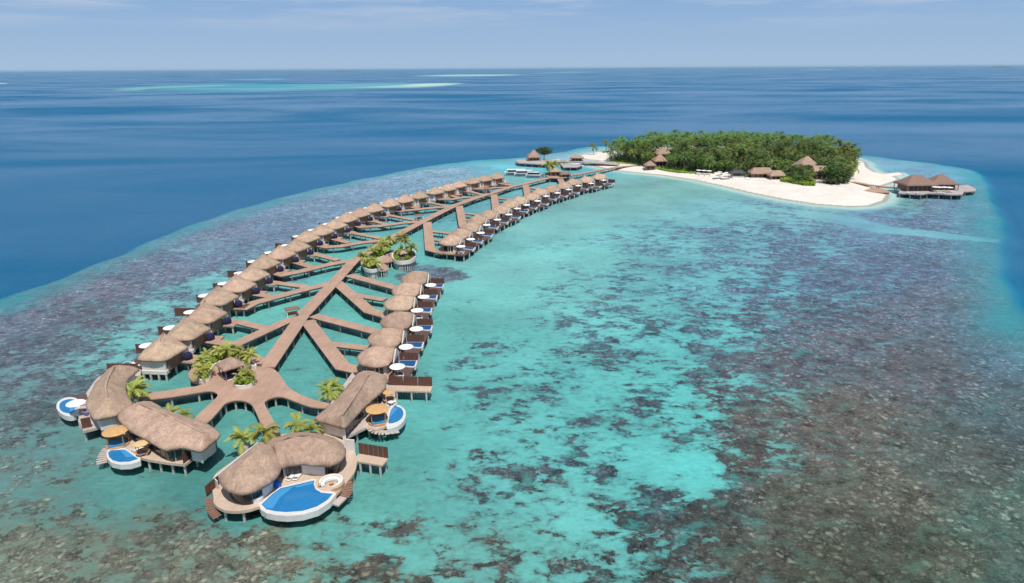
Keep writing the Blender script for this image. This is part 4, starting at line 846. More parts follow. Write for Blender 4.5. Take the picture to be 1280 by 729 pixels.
gazebo((147.5,556), 1.95, 2.5, 'larger round reed canopy over a blue daybed beside the front left half moon pool', tanroof)
gazebo((179,569), 1.15, 2.1, 'smaller round reed canopy over a basket seat on the front left villa deck', palewood, 'basket')
p = P(172,564,DZ); inst(lou0, 'l', tuple(p), 2.3, 'white lounger between the two reed canopies on the front left villa deck', 'sun lounger', 'white sun loungers on the villa decks')
# villa 1 (far left, crescent)
V1 = big('pool_villa', (135,500), 'crescent thatched villa with oval pool, leftmost of the large villas')
slab(V1, [(97,513),(99,527),(104,539),(120,535),(147,527.5),(150,515),(168,503),(175,480),(176,462),(145,456),(120,474),(110,488),(103,498),(88,500),(86,508)], DZ-.45, DZ, 'deck', greydeck)
e1 = PL([(140,458.5),(129,467.5),(119,479.5),(112.5,492.5),(106.5,506.5),(111,515),(117,524),(132,522),(146.4,518.5),(162,509),(166,503.5),(159.5,493),(158,483),(162,472),(174,461.5),(163,457.5),(151,456)], 4.2)
rid1 = rising([(143,458.5,6.5),(137.5,467,6.7),(133,477,6.8),(131.5,486,6.9),(134,496,6.6)])
o1 = bigroof(V1, e1, rid1, 4.2, .92, 3.2, 2)
walls(V1, o1, .9, 3.95, white, [PL([(95,490),(125,460),(120,500),(110,520)], DZ)])
part(V1, wallseg(P2(103,536,DZ), P2(115,533.5,DZ), DZ, DZ+1.9, .1), 'privacy_screen', screenm)
slab(V1, [(88,497),(108,492),(110,499),(96,503)], DZ-.4, DZ+.01, 'side_deck', darkdeck)
slab(V1, [(71,511),(71.5,504),(78,498.5),(88,496.5),(97,499),(100,508),(97,517),(88,520.5),(78,518)], .75, DZ+.13, 'pool_rim', rimm, 3)
slab(V1, [(74,509),(75.5,503.5),(81,500.2),(88,498.8),(94,501),(92,509),(91,516),(84,516.5),(77,514)], DZ-.2, DZ+.145, 'pool_water', poolm, 3)
slab(V1, [(88,500.5),(95,501.5),(93,514),(87,513.5)], DZ+.1, DZ+.158, 'pool_ledge', ledgem, 2)
stilts(V1, [(106,539),(127,533.5),(146,528),(99,525),(110,510),(150,500),(160,480),(130,500)])
p = P(84,517,.8); stilt(V1, p.x-V1.location.x, p.y-V1.location.y+.8, .8, -.85, .18)
p = P(98,519,DZ); inst(par0, 'p', tuple(p), 0, 'white round parasol beside the oval pool of the crescent villa', 'parasol', 'white parasols on the villa decks')
p = P(101,506,DZ); inst(lou0, 'l', tuple(p), 1.2, 'white sun lounger beside the oval pool of the crescent villa', 'sun lounger', 'white sun loungers on the villa decks')
p = P(110.5,518.5,DZ); mb = MB(); mb.lathe([(.01,.45),(.5,.45),(.75,.95),(.85,.9),(.6,.1),(.2,0)], n=14, a0=.3, a1=5.2); o = mb.build('tub_chair', mauve); o.location = p; tag(o, 'purple rounded tub chair on the crescent villa deck', 'chair')
# villa 4 (right of plaza)
V4 = big('pool_villa', (450,505), 'long straight thatched villa with round ended pool, right of the plaza')
slab(V4, [(396,526),(434,546),(461,532.5),(468,538),(482,533),(494,505),(494,485),(483,480),(462,462),(440,466),(416,500)], DZ-.45, DZ, 'deck', greydeck)
e4 = PL([(460.5,463.5),(474,466),(483.5,471),(482,484.4),(470,495.5),(452,513),(432.6,533.5),(426,534),(419.5,532.5),(406,528.5),(392.3,523),(405,512),(421,498),(437,480),(448,465.5)], 4.3)
rid4 = rising([(461,469.5,6.8),(455,477,6.8),(448,489,6.8),(434,509,6.7),(427,519,6.3)])
o4 = bigroof(V4, e4, rid4, 4.3, .92, 4.4, 2)
walls(V4, o4, 1.0, 4.05, white, [PL([(428,550),(520,500),(500,462),(470,470),(432,528)], DZ)], seg=1.4)
part(V4, wallseg(P2(433,544,DZ), P2(432,533,DZ), DZ-.3, DZ+1.9, .12), 'end_wall', white)
slab(V4, [(483,522),(483,534),(486,536.5),(497,533),(504.5,526.5),(507.2,519.5),(506,512),(500,507),(492,506),(487,510)], .8, DZ+.12, 'pool_rim', rimm, 2)
slab(V4, [(486.3,523),(486,529.5),(497,527),(503,521.5),(504.3,515.5),(501.5,510.5),(494,507.8),(489,512)], DZ-.2, DZ+.135, 'pool_water', poolm, 2)
slab(V4, [(488,513.5),(492.5,509),(496,512),(488,521)], DZ+.1, DZ+.148, 'pool_ledge', ledgem)
steps(V4, [(462,533),(468,539),(480,541),(498,538.5)], 1.5, 1.5, .7, 10, greydeck)
stilts(V4, [(397,527),(407,532),(421,540),(434,546.5),(446,540),(461,533),(474,537),(493,490),(450,490),(425,520)])
p = P(498,529,.8); stilt(V4, p.x-V4.location.x, p.y-V4.location.y, .8, -.85, .18)
gazebo((472.5,527.5), 1.95, 2.5, 'round reed canopy over a blue daybed on the deck of the long straight villa', tanroof)
gazebo((486.5,503), 1.15, 2.1, 'small round reed canopy at the far end of the long straight villa deck', tanroof, 'basket')
p = P(489,507,DZ); inst(din0, 'd', tuple(p), .4, 'white table with chairs beside the round ended pool of the long straight villa', 'dining set', 'white dining sets on the pool decks')
jetty(484.5,484.5,539.5,486, 3, 'long jetty with brown screen beside the long straight villa', 2.4, 3)
# palms by the large villas
for k, (u, v, s_) in enumerate(((307,563,1.0),(333,556,1.05),(372,545,.95),(389,549,.8),(412,503,.9),(418,496,1.0),(170,504,1.25),(175,497,.9),(213,530,.8),(232,528,.65))):
    labs = ['bright green palm left of the pair behind the domed roof','bright green palm right of the pair behind the domed roof','bushy palm left of the pair behind the curved roof','smaller palm right of the pair behind the curved roof','low yellow green palm by the near left eave of the long straight villa','taller palm by the left eave of the long straight villa','tall yellow green palm by the crescent villa','lower palm behind the tall one by the crescent villa','small palm left of the pair behind the wavy roof','smallest palm right of the pair behind the wavy roof']
    p = P(u, v, .6); h_ = s_*(.75 if k > 3 else .8)
    plant_palm(PALM_N, k, (p.x, p.y, .9), s_, k*1.3, labs[k], 'palms beside the large villas', h_*.7)
    mb = MB(); mb.prism([(p.x+.8*math.cos(t), p.y+.8*math.sin(t)) for t in np.linspace(0, 6.283, 13)[:-1]], -1.3, 1.6); o = mb.build('planter_box', white); tag(o, 'white planter, '+labs[k], 'planter', 'white planters under the palms')
# plaza planters, pavilion
def planter(px, z1, label, inner=.35, z0=.8):
    pts = catmull(PL(px, z1), 4); e = empty('planter', (pts[0][0], pts[0][1], 0), 0, label, 'planter')
    mb = MB(); o_ = ccw(pts); i_ = inset(o_, inner); n = len(o_); vs = [(x,y,z) for z, P_ in ((z0,o_),(z1,o_),(z1,i_),(z1-.3,i_)) for x, y in P_]; fs = []
    for k in range(3):
        for i in range(n): j = (i+1)%n; fs.append((k*n+i,k*n+j,(k+1)*n+j,(k+1)*n+i))
    fs.append(tuple(range(n))[::-1]); mb.add(vs, fs); part(e, mb, 'wall', white)
    mb = MB(); mb.prism(i_, z1-.5, z1-.2); part(e, mb, 'soil', soilm); return e, i_
def fill(poly, n, seed, m, label, group, r=(.6,1.1), z=2.2, h=(.8,1.3)):
    rd = random.Random(seed); xs = [p[0] for p in poly]; ys = [p[1] for p in poly]; k = 0; t = 0
    while k < n and t < 4000:
        t += 1; x, y = rd.uniform(min(xs), max(xs)), rd.uniform(min(ys), max(ys))
        if inside((x, y), poly): shrub((x, y, z), rd.uniform(*r), rd.uniform(*h), seed*50+k, m, label, group); k += 1
def inpoly_pts(poly, n, seed, md=1.5):
    rd = random.Random(seed); xs = [p[0] for p in poly]; ys = [p[1] for p in poly]; o = []; t = 0
    while len(o) < n and t < 3000:
        t += 1; q_ = (rd.uniform(min(xs), max(xs)), rd.uniform(min(ys), max(ys)))
        if inside(q_, poly) and all(math.dist(q_, r_) > md for r_ in o): o.append(q_)
    return o
pa, ia = planter([(248,474),(249,462),(256,452),(268,445),(285,441),(300,441),(312,447),(320,455),(318,458),(300,452),(280,450),(266,458),(262,472)], 2.3, 'large curved white planter behind the plaza pavilion')
fill(inset(ia, .4), 26, 1, leaf_hedge, 'bright green shrub in the curved planter behind the plaza pavilion', 'shrubs behind the plaza pavilion')
pb, ib = planter([(291,478),(293,470),(302,466),(314,468),(319,474),(314,480),(302,482.5),(295,482)], 2.3, 'round white planter in front of the plaza pavilion')
fill(inset(ib, .3), 11, 2, leaf_hedge, 'bright green shrub in the round planter in front of the plaza pavilion', 'shrubs in front of the plaza pavilion', h=(.6,1.0))
for k, (x, y) in enumerate(inpoly_pts(ia, 12, 5, 1.7)): plant_palm(PALM_N, k, (x, y, 2.0), .62+.05*(k%4), k*1.1, 'short yellow green palm in the planter behind the plaza pavilion', 'palms around the plaza pavilion', .42+.08*(k%3))
for k, (x, y) in enumerate(inpoly_pts(ib, 3, 6, 1.3)): plant_palm(PALM_N, k+1, (x, y, 2.0), .6, k*2.1, 'short palm in the round planter in front of the plaza pavilion', 'palms in the round plaza planter', .4)
def pavilion(px, w_, label, h=2.5, m=None, rz=.75, rh=1.7, z=DZ):
    p = P(*px, z); e = empty('pavilion', (p.x, p.y, z), rz, label, 'pavilion'); r = w_/2
    roof_mesh([(-r,-r),(r,-r),(r,r),(-r,r)], [(0,0,h+rh)], h, 'roof', m or thatch_far, e, K=5, dome=1.0, thick=.3, step=.5, seed=7)
    for sx in (-1,1):
        for sy in (-1,1): mb = MB(); mb.box((sx*r*.75,sy*r*.75,h/2), (.18,.18,h)); mb.build('post', slat, e)
    mb = MB(); mb.box((0,0,.5), (r*1.2,r*1.2,1.0)); mb.build('counter', navy, e)
    mb = MB(); mb.box((0,0,.02), (r*1.5,r*1.5,.04)); mb.build('floor', white, e); return e
pavilion((290,470), 4.6, 'small square thatched pavilion among the palms on the plaza')
# spine planters with palms
def deckpatch(px, z=DZ-.04, label=None): o = empty('boardwalk', (0,0,0)); o['kind'] = 'structure'; mb = MB(); pts = catmull(PL(px, z), 3); mb.prism(pts, z-.35, z); mb.build('walkway_deck', boardm, o); return o, pts
o, pts = deckpatch([(451,330),(462,336),(476,338.5),(485,337),(483,331),(478,329),(490,326.5),(498,323),(500,316),(490,315),(470,319),(455,323)])
for q_ in resample(inset(pts, .4), 3.2): stilt(o, q_[0], q_[1], DZ-.3, -.85, .14, None, 'piling')
pz1, i1 = planter([(453,331),(459,327),(468,326),(475,329),(475,334),(466,337),(457,335.5)], 2.45, 'near white half round planter beside the central boardwalk', z0=1.4)
pz2, i2 = planter([(463,324),(468,318.5),(480,315),(492,312.5),(495,314.5),(484,318),(474,322)], 2.45, 'long curved white planter along the central boardwalk', z0=1.4)
pz3, i3 = planter([(490,319),(492,314),(500,311),(511,311),(519,314),(520,320),(513,325),(500,326.5),(492,324)], 2.6, 'far round white planter beside the central boardwalk', z0=1.4)
for pe, ii_, nn_, gname in ((pz1,i1,9,'near half round planter'),(pz2,i2,12,'long curved planter'),(pz3,i3,16,'far round planter')):
    fill(inset(ii_, .3), nn_, nn_, leaf_hedge, 'bright green shrub in the '+gname+' beside the central boardwalk', 'shrubs in the '+gname, z=2.5)
    for q_ in resample(inset(ii_, .2), 3.0): stilt(pe, q_[0]-pe.location.x, q_[1]-pe.location.y, 1.3, -.85, .18, None, 'stilt')
for k, (u, v, s_, h_) in enumerate(((456,330,.95,.55),(462,333,.85,.35),(471,334,.75,.35),(467,321,.8,.5),(476,318,.95,.75),(481,316.5,1.0,.7),(488,314,.85,1.0),(503,318,.9,1.35),(508,318,.85,1.05),(515,320,.9,.75),(498,321,.6,.5))):
    lab = ['in the near half round planter']*3+['in the long curved planter']*4+['in the far round planter']*4
    p = P(u, v, 2.5); plant_palm(PALM_N, k, tuple(p), s_*1.15, k*.9, 'yellow green palm '+lab[k]+' beside the central boardwalk', 'palms '+lab[k], h_*1.15)
pavilion((504,321), 2.9, 'tiny weathered thatch pavilion in the far round planter', 1.3, thatch_far, .5, 1.0, 2.6)
def shelter(px, label):
    p = P(*px, DZ); e = empty('bench_shelter', (p.x,p.y,DZ), .5, label, 'shelter'); mb = MB(); mb.prism([(-1.7,-1.2),(1.7,-1.2),(1.7,1.2),(-1.7,1.2)], 2.0, 2.2); mb.build('roof', slat, e)
    for sx in (-1,1):
        for sy in (-1,1): mb = MB(); mb.box((sx*1.4,sy*.9,1), (.14,.14,2)); mb.build('post', whitep, e)
    mb = MB(); mb.box((0,.4,.4), (2.4,.7,.12)); mb.box((0,.7,.75), (2.4,.1,.6)); mb.build('bench', woodm, e); return e
shelter((366,395.5), 'small flat roofed shelter at the nearest boardwalk crossing'); shelter((524,275), 'small flat roofed shelter at the middle boardwalk crossing'); shelter((610,241.5), 'small flat roofed shelter at the farther boardwalk crossing')
# ------------------------------------------------------------------ jetties and harbour
def hut(px, w_, d_, rz, h, rh, label, m, name='thatched_hut', z=DZ, hip=.5, wallm=None, cat='hut', group=None):
    p = P(*px, z); e = empty(name, (p.x, p.y, z), rz, label, cat, group); a, b = w_/2, d_/2
    rdg = [(-a*hip,0,h+rh),(a*hip,0,h+rh)] if hip > .02 else [(0,0,h+rh)]
    roof_mesh([(-a,-b),(a,-b),(a,b),(-a,b)], rdg, h, 'roof', m, e, K=6, dome=1.02, thick=.35, step=.8, seed=w_)
    mb = MB(); mb.prism([(-a*.78,-b*.72),(a*.78,-b*.72),(a*.78,b*.72),(-a*.78,b*.72)], .01, h-.1); mb.build('wall', wallm or white, e)
    n = max(2, int(w_/3))
    for k in range(n):
        x0_ = -a*.7+(k+.12)*a*1.4/n; x1_ = -a*.7+(k+.88)*a*1.4/n; mb = MB(); mb.box(((x0_+x1_)/2,-b*.72-.03,h*.45), (x1_-x0_,.06,h*.75)); mb.build('window', glassd, e)
    for sx in (-1,1):
        for sy in (-1,1): mb = MB(); mb.box((sx*a*.9,sy*b*.9,h/2), (.25,.25,h)); mb.build('post', slat, e)
    return e
greyj = plankmat('jetty_timber', (.42,.37,.35), w=.6, ang=.2)
def pier(px, z, label, m=None, pil=True, cat='jetty', name='jetty'):
    pts = ccw(PL(px, z)); e = empty(name, (pts[0][0], pts[0][1], 0), 0, label, cat); mb = MB(); mb.prism(pts, z-.5, z); part(e, mb, 'jetty_deck', m or greyj)
    if pil:
        for q_ in resample(inset(pts, .5), 5.5): stilt(e, q_[0]-e.location.x, q_[1]-e.location.y, z-.4, -1.6, .22, pierm)
    return e
pier([(644,201.5),(648,199.5),(662,199.2),(690,199.6),(692,204.2),(682,205.5),(664,204.6),(648,203.6)], 1.6, 'grey arrival jetty with small hut at the harbour mouth')
pier([(688,199.4),(720,199.8),(760,202.6),(775,204.5),(772,206),(755,204.6),(720,202.3),(689,202.2)], 1.9, 'covered link walkway between arrival jetty and beach')
boardwalk([(712,218.8),(735,214.8),(757,210.5),(778,207.5),(800,206)], 3.2, z=1.9)
pier([(700,204),(722,203.6),(728,206.6),(722,209),(704,209)], 1.5, 'low mooring platform inside the small harbour')
pier([(681,219),(686,214.5),(700,214),(712,216.5),(712,221),(700,222.5),(686,222)], 1.9, 'wide reception deck at the far end of the central boardwalk', boardm)
hut((667,200.5), 9, 7, .2, 2.2, 4.6, 'steep thatched hut on the arrival jetty beside a dark tree', thatch_far, z=1.6, hip=.1, wallm=slat)
hut((721,201.3), 9, 5, -.1, 2.2, 1.8, 'low thatched hut on the covered link walkway', thatch_far, z=1.9, hip=.4, wallm=slat)
hut((694,219.5), 7, 5, .1, 2.4, 1.8, 'small thatched reception hut under a palm at the boardwalk end', thatch_far, z=1.9, hip=.1, wallm=slat)
hut((706,221), 6, 4.5, .2, 1.6, 1.4, 'tiny brown roofed kiosk right of the reception hut', brown_roof, z=1.9, hip=.3, wallm=slat)
shrub(tuple(P(684,219,1.9)), 2.2, 1.6, 901, leaf_lt, 'green shrub left of the reception hut at the boardwalk end', n=300); shrub(tuple(P(709,218,1.9)), 1.8, 1.3, 902, leaf_lt, 'green shrub right of the reception hut at the boardwalk end', n=300)
shrub(tuple(P(705,205.5,1.5)), 2.6, 2.0, 903, leaf_lt, 'green shrub on the low mooring platform', n=300)
for k, (u, v) in enumerate(((687,218.5),(691,217))): p = P(u, v, 1.9); plant_palm(PALM_N, k, tuple(p), 1.7, k*2, ('left' if k == 0 else 'right')+' yellow green palm beside the reception hut at the boardwalk end', 'palms at the reception deck', 1.5)
# umbrella-like posts of the link walkway
def tree(px, r, h, seed, m, label, group=None, z=1.0, n=900, ls=1.0, name='broadleaf_tree'):
    p = P(*px, z); return tree_w((p.x, p.y, z), r, h, seed, m, label, group, n, ls, name)
def tree_w(loc, r, h, seed, m, label, group=None, n=900, ls=1.0, name='broadleaf_tree', me_=None):
    e = empty(name, loc, 0, label, 'tree', group); tm, top = trunk_mesh(seed, h*.6, .6, .35, .18); t = bpy.data.objects.new('trunk', tm); COL.objects.link(t); t.parent = e
    me = me_ or mesh_of('crown', leafblob(seed, r, r, h*.42, n, ls, 0, 9), m); c = bpy.data.objects.new('crown', me); COL.objects.link(c); c.parent = e; c.location = (0,0,h*.62); return e
tree((680,199.5), 6.8, 8.5, 77, leaf_dk, 'dark spreading tree beside the steep hut on the arrival jetty', z=1.4, n=1200)
def boat_proto(Lb, wb, hb, cab, stripe):
    e = empty('motor_yacht', (0,0,0)); n = 12; secs = []
    for i in range(n+1):
        t = i/n; x = (t-.5)*Lb; w_ = wb/2*(1-max(0,(t-.55)/.45)**2.2)*(.85+.15*min(1,t*4)); sh = hb*(1+.25*t*t); secs.append([(x,-w_,sh),(x,-w_*.82,-.2),(x,w_*.82,-.2),(x,w_,sh)])
    vs = [v for s_ in secs for v in s_]; fs = [(i*4+k,i*4+k+1,(i+1)*4+k+1,(i+1)*4+k) for i in range(n) for k in range(3)]+[(i*4+3,i*4,(i+1)*4,(i+1)*4+3) for i in range(n)]+[(3,2,1,0)]
    mb = MB(); mb.add(vs, fs); mb.build('hull', whitep, e)
    mb = MB()
    mb.box((-Lb*.05,-wb*.475,.35), (Lb*.8,.06,.55)); mb.box((-Lb*.05,wb*.475,.35), (Lb*.8,.06,.55)); mb.build('hull_stripe', stripe, e)
    mb = MB(); mb.prism([(-Lb*.38,-wb*.36),(Lb*.18,-wb*.36),(Lb*.27,-wb*.2),(Lb*.27,wb*.2),(Lb*.18,wb*.36),(-Lb*.38,wb*.36)], hb+.05, hb+cab*.5); mb.build('cabin_windows', glassd, e)
    mb = MB(); mb.prism([(-Lb*.42,-wb*.42),(Lb*.15,-wb*.42),(Lb*.24,-wb*.22),(Lb*.24,wb*.22),(Lb*.15,wb*.42),(-Lb*.42,wb*.42)], hb+cab*.5, hb+cab*.5+.3); mb.build('canopy_roof', whitep, e)
    mb = MB(); mb.tube([(-Lb*.05,0,hb+cab*.5+.3),(-Lb*.05,0,hb+cab*.5+1.4)], .06, 6); mb.build('mast', whitep, e)
    return e
navyh = mat('navy_hull_stripe', (.02,.05,.12), rough=.3, var=.05)
for k, (u, v, L_, rz, lab) in enumerate(((648.5,217.2,17,.02,'leftmost of the three white motor yachts moored in the turquoise harbour'),(658.5,218.6,15,-.05,'middle of the three white motor yachts moored in the harbour'),(668.5,220.8,10.5,-.25,'smaller white motor yacht at the right of the three in the harbour'))):
    b_ = boat_proto(L_, L_*.24, 1.2, 2.3, navyh); p = P(u, v, 0); b_.location = (p.x, p.y, 0); b_.rotation_euler = (0,0,rz); tag(b_, lab, 'boat', 'boats moored in the harbour')
for u, v, L_, rz, lab in ((721,208.8,9,.2,'white speedboat beside the low mooring platform'),(697,203.6,7,.1,'small white boat under the link walkway')):
    b_ = boat_proto(L_, L_*.3, .9, 1.6, navyh); p = P(u, v, 0); b_.location = (p.x, p.y, 0); b_.rotation_euler = (0,0,rz); tag(b_, lab, 'boat', 'boats moored in the harbour')
# ------------------------------------------------------------------ restaurant on the right
boardwalk([(1066,226.5),(1085,230),(1110,233),(1130,233.5)], 3.0, z=1.9)
pier([(1123,240.5),(1127,235),(1138,228),(1165,227),(1195,228.5),(1208,235),(1203,243),(1190,243.2),(1160,241.5),(1152,243),(1124,241.5)], 1.9, 'broad grey restaurant deck over the reef right of the island')
pier([(1193,233),(1210,231),(1220,236.5),(1219,238.5),(1207,239.5),(1195,238)], 1.5, 'small outer landing stage right of the restaurant deck')
hut((1143,237), 16, 12, 0.05, 2.9, 4.4, 'large brown hip roofed restaurant pavilion, left of the pair', brown_roof, 'restaurant_pavilion', 1.9, .28, slat, 'pavilion')
hut((1173.5,236), 14, 11, -.05, 2.9, 4.3, 'brown pyramid roofed restaurant pavilion, right of the pair', brown_roof, 'restaurant_pavilion', 1.9, .08, slat, 'pavilion')
pier([(1078,239),(1090,234.5),(1108,237),(1112,240.5),(1098,240)], 1.0, 'low timber platform at the beach edge before the restaurant', boardm)
for k, (u, v) in enumerate(((1168,240),(1173,240.2),(1180,240.2),(1186,240.6))):
    p = P(u, v, 1.9); inst(par0, 'p', tuple(p), 0, ORD[k+1]+' white parasol from the left on the restaurant deck', 'parasol', 'white parasols on the restaurant deck')
for k, (u, v) in enumerate(((1172,242),(1178,242.2),(1190,241),(1197,238),(1135,242.2),(1146,242.3))):
    p = P(u, v, 1.9); inst(din0, 'd', tuple(p), k, ORD[k+1]+' white dining set placed on the restaurant deck right of the island' if False else 'white table with chairs out on the broad restaurant deck', 'dining set', 'dining sets on the restaurant deck')
# ------------------------------------------------------------------ island
hs = [((828,202),11,9,5.2,4.2,'pointed brown thatch roof rising above the palms at the left of the island',.05,4),((824,208),9,8,3.5,4,'weathered thatch roof below the pointed roof on the left of the island',.1,3),((812,211.5),7,6,2.5,2.6,'small thatch hut at the beach edge on the left of the island',.1,0),
      ((951,221.5),14,7,2.4,3.0,'wide brown thatched beach hut, larger of the pair on the sand',.6,0),((970,224),9,6,2.2,2.6,'brown thatched beach hut, smaller of the pair on the sand',.5,0),((1006,220),14,12,5,6,'tall brown thatch roof among the trees at the right of the island',.1,0),((1019,223),14,9,4.5,2.5,'long low brown thatch roof joined right of the tall roof on the island',.7,0)]
huts = []
for (px, w_, d_, h_, rh_, lab, hip, zz) in hs:
    huts.append((P(*px,1.2), max(w_, d_)*.5)); hut(px, w_, d_, random.uniform(-.15,.15), h_, rh_, lab, thatch_far, 'thatched_hut', 1.2, hip, slat)
def free(x, y, r):
    for p, rr in huts:
        if abs(x-p.x) < rr+r and -rr-r-7 < y-p.y < rr+r: return False
    return True
rd = random.Random(3); xs = [p[0] for p in VEG]; ys = [p[1] for p in VEG]; spots = []; t = 0
while len(spots) < 760 and t < 60000:
    t += 1; x, y = rd.uniform(min(xs), max(xs)), rd.uniform(min(ys), max(ys))
    if inside((x, y), VEG) and free(x, y, 3) and all((x-a)**2+(y-b)**2 > 4.1**2 for a, b in spots): spots.append((x, y))
spots.sort(key=lambda q_: q_[1]); near, far = spots[:345], spots[345:]
broad = [q_ for i, q_ in enumerate(near) if i%7 == 3][:49]; palms = [q_ for q_ in near if q_ not in broad][:296]
for i, (x, y) in enumerate(palms):
    s_ = rd.uniform(.7,1.25); hz = rd.uniform(.6,1.32)*(1 if x > 95 else .85)
    if i < 70: hz *= .62
    elif y < 395: hz *= .85
    plant_palm(PALM_I, i, (x, y, 1.1), s_, rd.uniform(0, 6.28), 'slender coconut palm standing in the dense grove that covers the island', 'coconut palms of the island grove', hz)
BT = [mesh_of('crown', leafblob(300+k, 4.6, 4.6, 3.6, 620, 1.05, 0, 9), leaf_dk if k%2 else leaf_lt) for k in range(4)]
for i, (x, y) in enumerate(broad): tree_w((x, y, 1.1), 4.5, rd.uniform(7.5,10.5), 400+i%5, leaf_dk, 'rounded leafy tree standing between the palms of the island', 'broadleaf trees of the island grove', me_=BT[i%4])
tree((1038,230), 6, 10, 501, leaf_dk, 'dark green round tree at the right tip of the island beach'); tree((1050,230), 5, 9, 502, leaf_dk, 'deep green tree hanging over the sand at the right end of the island'); tree((1030,222), 6, 11, 503, leaf_dk, 'grey green broad tree right of the long low roof')
# the farther part of the grove as one mass
GV, GF = [], []
def addg(V, Fc, M_):
    b = len(GV); GV.extend([tuple(M_ @ Vector(v)) for v in V]); GF.extend([tuple(b+i for i in f) for f in Fc])
pcs = [palm_crown(40+k, 12, 4.3, 1.35, 7) for k in range(4)]; lbs = [leafblob(60+k, 4.4, 4.4, 3.2, 260, 1.4, 0, 8) for k in range(3)]
tmb = MB()
for i, (x, y) in enumerate(far):
    h_ = rd.uniform(8.5,13.5)*(1 if x > 95 else .85); M_ = Matrix.Translation((x, y, h_+1)) @ Matrix.Rotation(rd.uniform(0, 6.28), 4, 'Z') @ Matrix.Scale(rd.uniform(.9,1.25), 4)
    if i%5 == 2: addg(*lbs[i%3], Matrix.Translation((0,0,-3)) @ M_)
    else: addg(*pcs[i%4], M_)
    tmb.tube([(x,y,.5),(x,y,h_+1)], .15, 4, False)
tag(bpy.data.objects.new('palm_grove', mesh_of('palm_grove', (GV, GF), leaf_isl)), 'far side of the island grove where palm crowns merge into one mass', 'grove', kind='stuff'); COL.objects.link(bpy.data.objects['palm_grove'])
# undergrowth over the island floor
V, Fc = [], []
for i in range(26000):
    x, y = rd.uniform(min(xs), max(xs)), rd.uniform(min(ys), max(ys))
    if not inside((x, y), VEG) or not free(x, y, -.5): continue
    z = 1.0+3.6*rd.random()**1.3*(.35+.65*min(1, abs(mnoise.noise(Vector((x*.08,y*.08,1))))*3)); l = rd.uniform(.6,1.5)
    nn = Vector((rd.uniform(-.7,.7), rd.uniform(-.9,.5), 1)).normalized(); u = nn.cross(Vector((rd.uniform(-1,1), rd.uniform(-1,1), .1))).normalized(); v = nn.cross(u); p = Vector((x, y, z)); b = len(V)
    V += [p-u*l*.6, p-v*l*.4, p+u*l*.6, p+v*l*.4]; Fc.append((b,b+1,b+2,b+3))
o = bpy.data.objects.new('undergrowth', mesh_of('undergrowth', (V, Fc), leaf_dk)); COL.objects.link(o); tag(o, 'low dense undergrowth beneath the island palms', 'undergrowth', kind='stuff')
def groundcover(px, n, hmax, m, label, seed):
    poly = PL(px, 1); rd = random.Random(seed); xs = [p[0] for p in poly]; ys = [p[1] for p in poly]; V, Fc = [], []
    for i in range(n):
        x, y = rd.uniform(min(xs), max(xs)), rd.uniform(min(ys), max(ys))
        if not inside((x, y), poly): continue
        z = 1.1+hmax*rd.random(); l = rd.uniform(.4,.9); nn = Vector((rd.uniform(-.6,.6), rd.uniform(-.7,.5), 1)).normalized(); u = nn.cross(Vector((rd.uniform(-1,1), rd.uniform(-1,1), .1))).normalized(); v = nn.cross(u); p = Vector((x, y, z)); b = len(V)
        V += [p-u*l*.6, p-v*l*.5, p+u*l*.6, p+v*l*.5]; Fc.append((b,b+1,b+2,b+3))
    o = bpy.data.objects.new('groundcover', mesh_of('groundcover', (V, Fc), m)); COL.objects.link(o); tag(o, label, 'ground cover', kind='stuff')
groundcover([(975,226),(985,224),(1010,224),(1020,230),(1019,233.5),(1004,233),(988,230),(976,228)], 5200, 1.8, leaf_hedge, 'bright green beach shrubs along the sand right of the beach huts', 21)
groundcover([(812,209),(840,211),(870,214.5),(870,218),(845,216),(822,212.5)], 5000, .8, leaf_hedge, 'bright green strip of low plants behind the left beach', 22)
groundcover([(760,203.5),(776,201),(800,205),(796,207),(770,205)], 1500, 1.0, leaf_hedge, 'low bright plants at the left tip of the grove', 23)
groundcover([(752,190),(764,188.5),(766,191),(754,192)], 500, .5, leaf_gr, 'thin grass on the sand left of the grove', 24)
for u, v, s_, lab in ((742,194,.9,'lone palm on the left sand spit'),(758,188.5,.9,'lone palm on the back beach left of the grove')): plant_palm(PALM_I, 1, tuple(P(u, v, .6)), s_*1.3, 1, lab, 'lone palms on the sand', s_*.62)
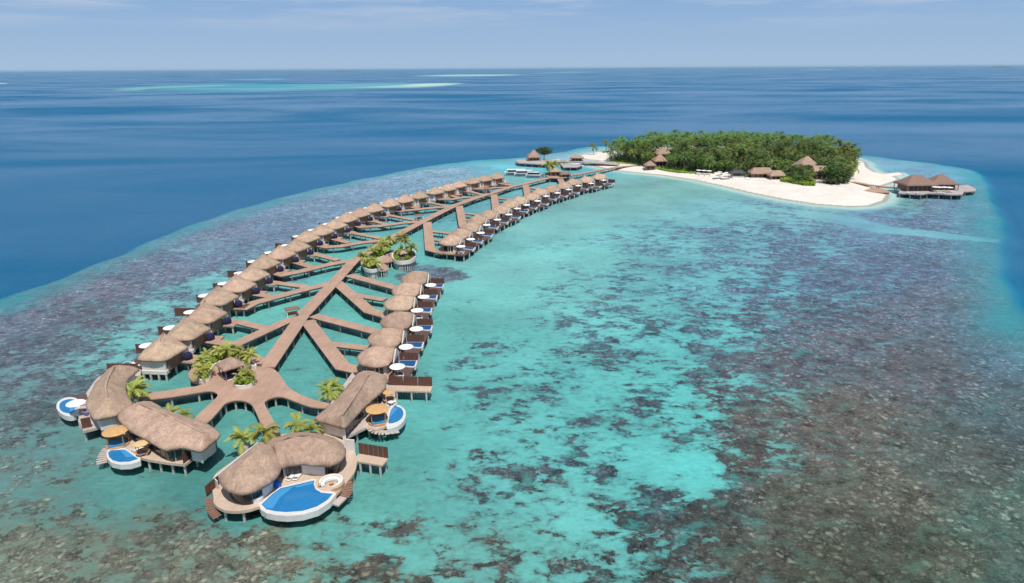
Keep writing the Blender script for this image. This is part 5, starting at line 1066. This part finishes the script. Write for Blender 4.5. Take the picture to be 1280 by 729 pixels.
# sandbank revetments, parasols and loungers on the beach
for k, (u, v) in enumerate(((873,218),(879.5,218.4),(886,218.9),(899,220.4),(908,221.2),(915,222))):
    p = P(u, v, 1.2); inst(par0, 'p', (p.x, p.y, p.z), 0, ORD[k+1]+' cream parasol from the left on the island beach', 'parasol', 'parasols on the island beach')
    q_ = P(u+1, v+1.3, 1.2); inst(lou0, 'l', tuple(q_), 2.8, 'pale sun lounger on the sand by the '+ORD[k+1]+' cream parasol from the left', 'sun lounger', 'loungers on the island beach')
for k, (u, v) in enumerate(((932.5,225.2),(936.5,225.4))): p = P(u, v, 1.1); inst(lou0, 'l', tuple(p), 2.8, ('left' if k == 0 else 'right')+' of two grey loungers alone on the sand', 'sun lounger', 'loungers on the island beach')
tent = empty('beach_bar', tuple(P(921,222,1.2)), 0, 'dark open sided beach bar with white sail canopies left of the brown huts', 'beach bar')
roof_mesh([(-4.5,-3),(4.5,-3),(4.5,3),(-4.5,3)], [(-1.5,0,4.2),(1.5,0,4.2)], 2.8, 'roof', mat('slate_canvas', (.07,.07,.10), var=.15), tent, K=4, thick=.2, step=1.5)
mb = MB(); mb.prism([(-3.2,-2),(3.2,-2),(3.2,2),(-3.2,2)], 0, 1.1); mb.build('counter', white, tent)
for sx in (-1,1):
    for sy in (-1,1): mb = MB(); mb.box((sx*3.9,sy*2.5,1.4), (.2,.2,2.8)); mb.build('post', slat, tent)
for k, (dx, dy) in enumerate(((-11,-3),(-7.5,-6))):
    mb = MB(); mb.add([(dx-3,dy-1.5,2.2),(dx+2,dy-2.2,3.0),(dx+3,dy+1.5,2.4),(dx-2,dy+2,3.2),(dx-3,dy-1.5,2.25),(dx+2,dy-2.2,3.05),(dx+3,dy+1.5,2.45),(dx-2,dy+2,3.25)], [(3,2,1,0),(4,5,6,7),(0,1,5,4),(1,2,6,5),(2,3,7,6),(3,0,4,7)]); mb.build('sail_canopy', cream, tent)
S.cycles.max_bounces = 5
# ------------------------------------------------------------------ thin sea air
hz = MB(); hz.box((0,0,30), (158000,158000,100)); hm = bpy.data.materials.new('sea_air'); hm.use_nodes = True; hm.node_tree.nodes.clear()
pv = N(hm.node_tree, 'ShaderNodeVolumePrincipled'); pv.inputs['Color'].default_value = (.50,.80,1,1); pv.inputs['Density'].default_value = 1.6e-5; pv.inputs['Anisotropy'].default_value = 0
ho = N(hm.node_tree, 'ShaderNodeOutputMaterial'); hm.node_tree.links.new(pv.outputs[0], ho.inputs['Volume'])
o = hz.build('haze', hm); o['kind'] = 'stuff'; o['label'] = 'thin pale sea air over the whole lagoon'
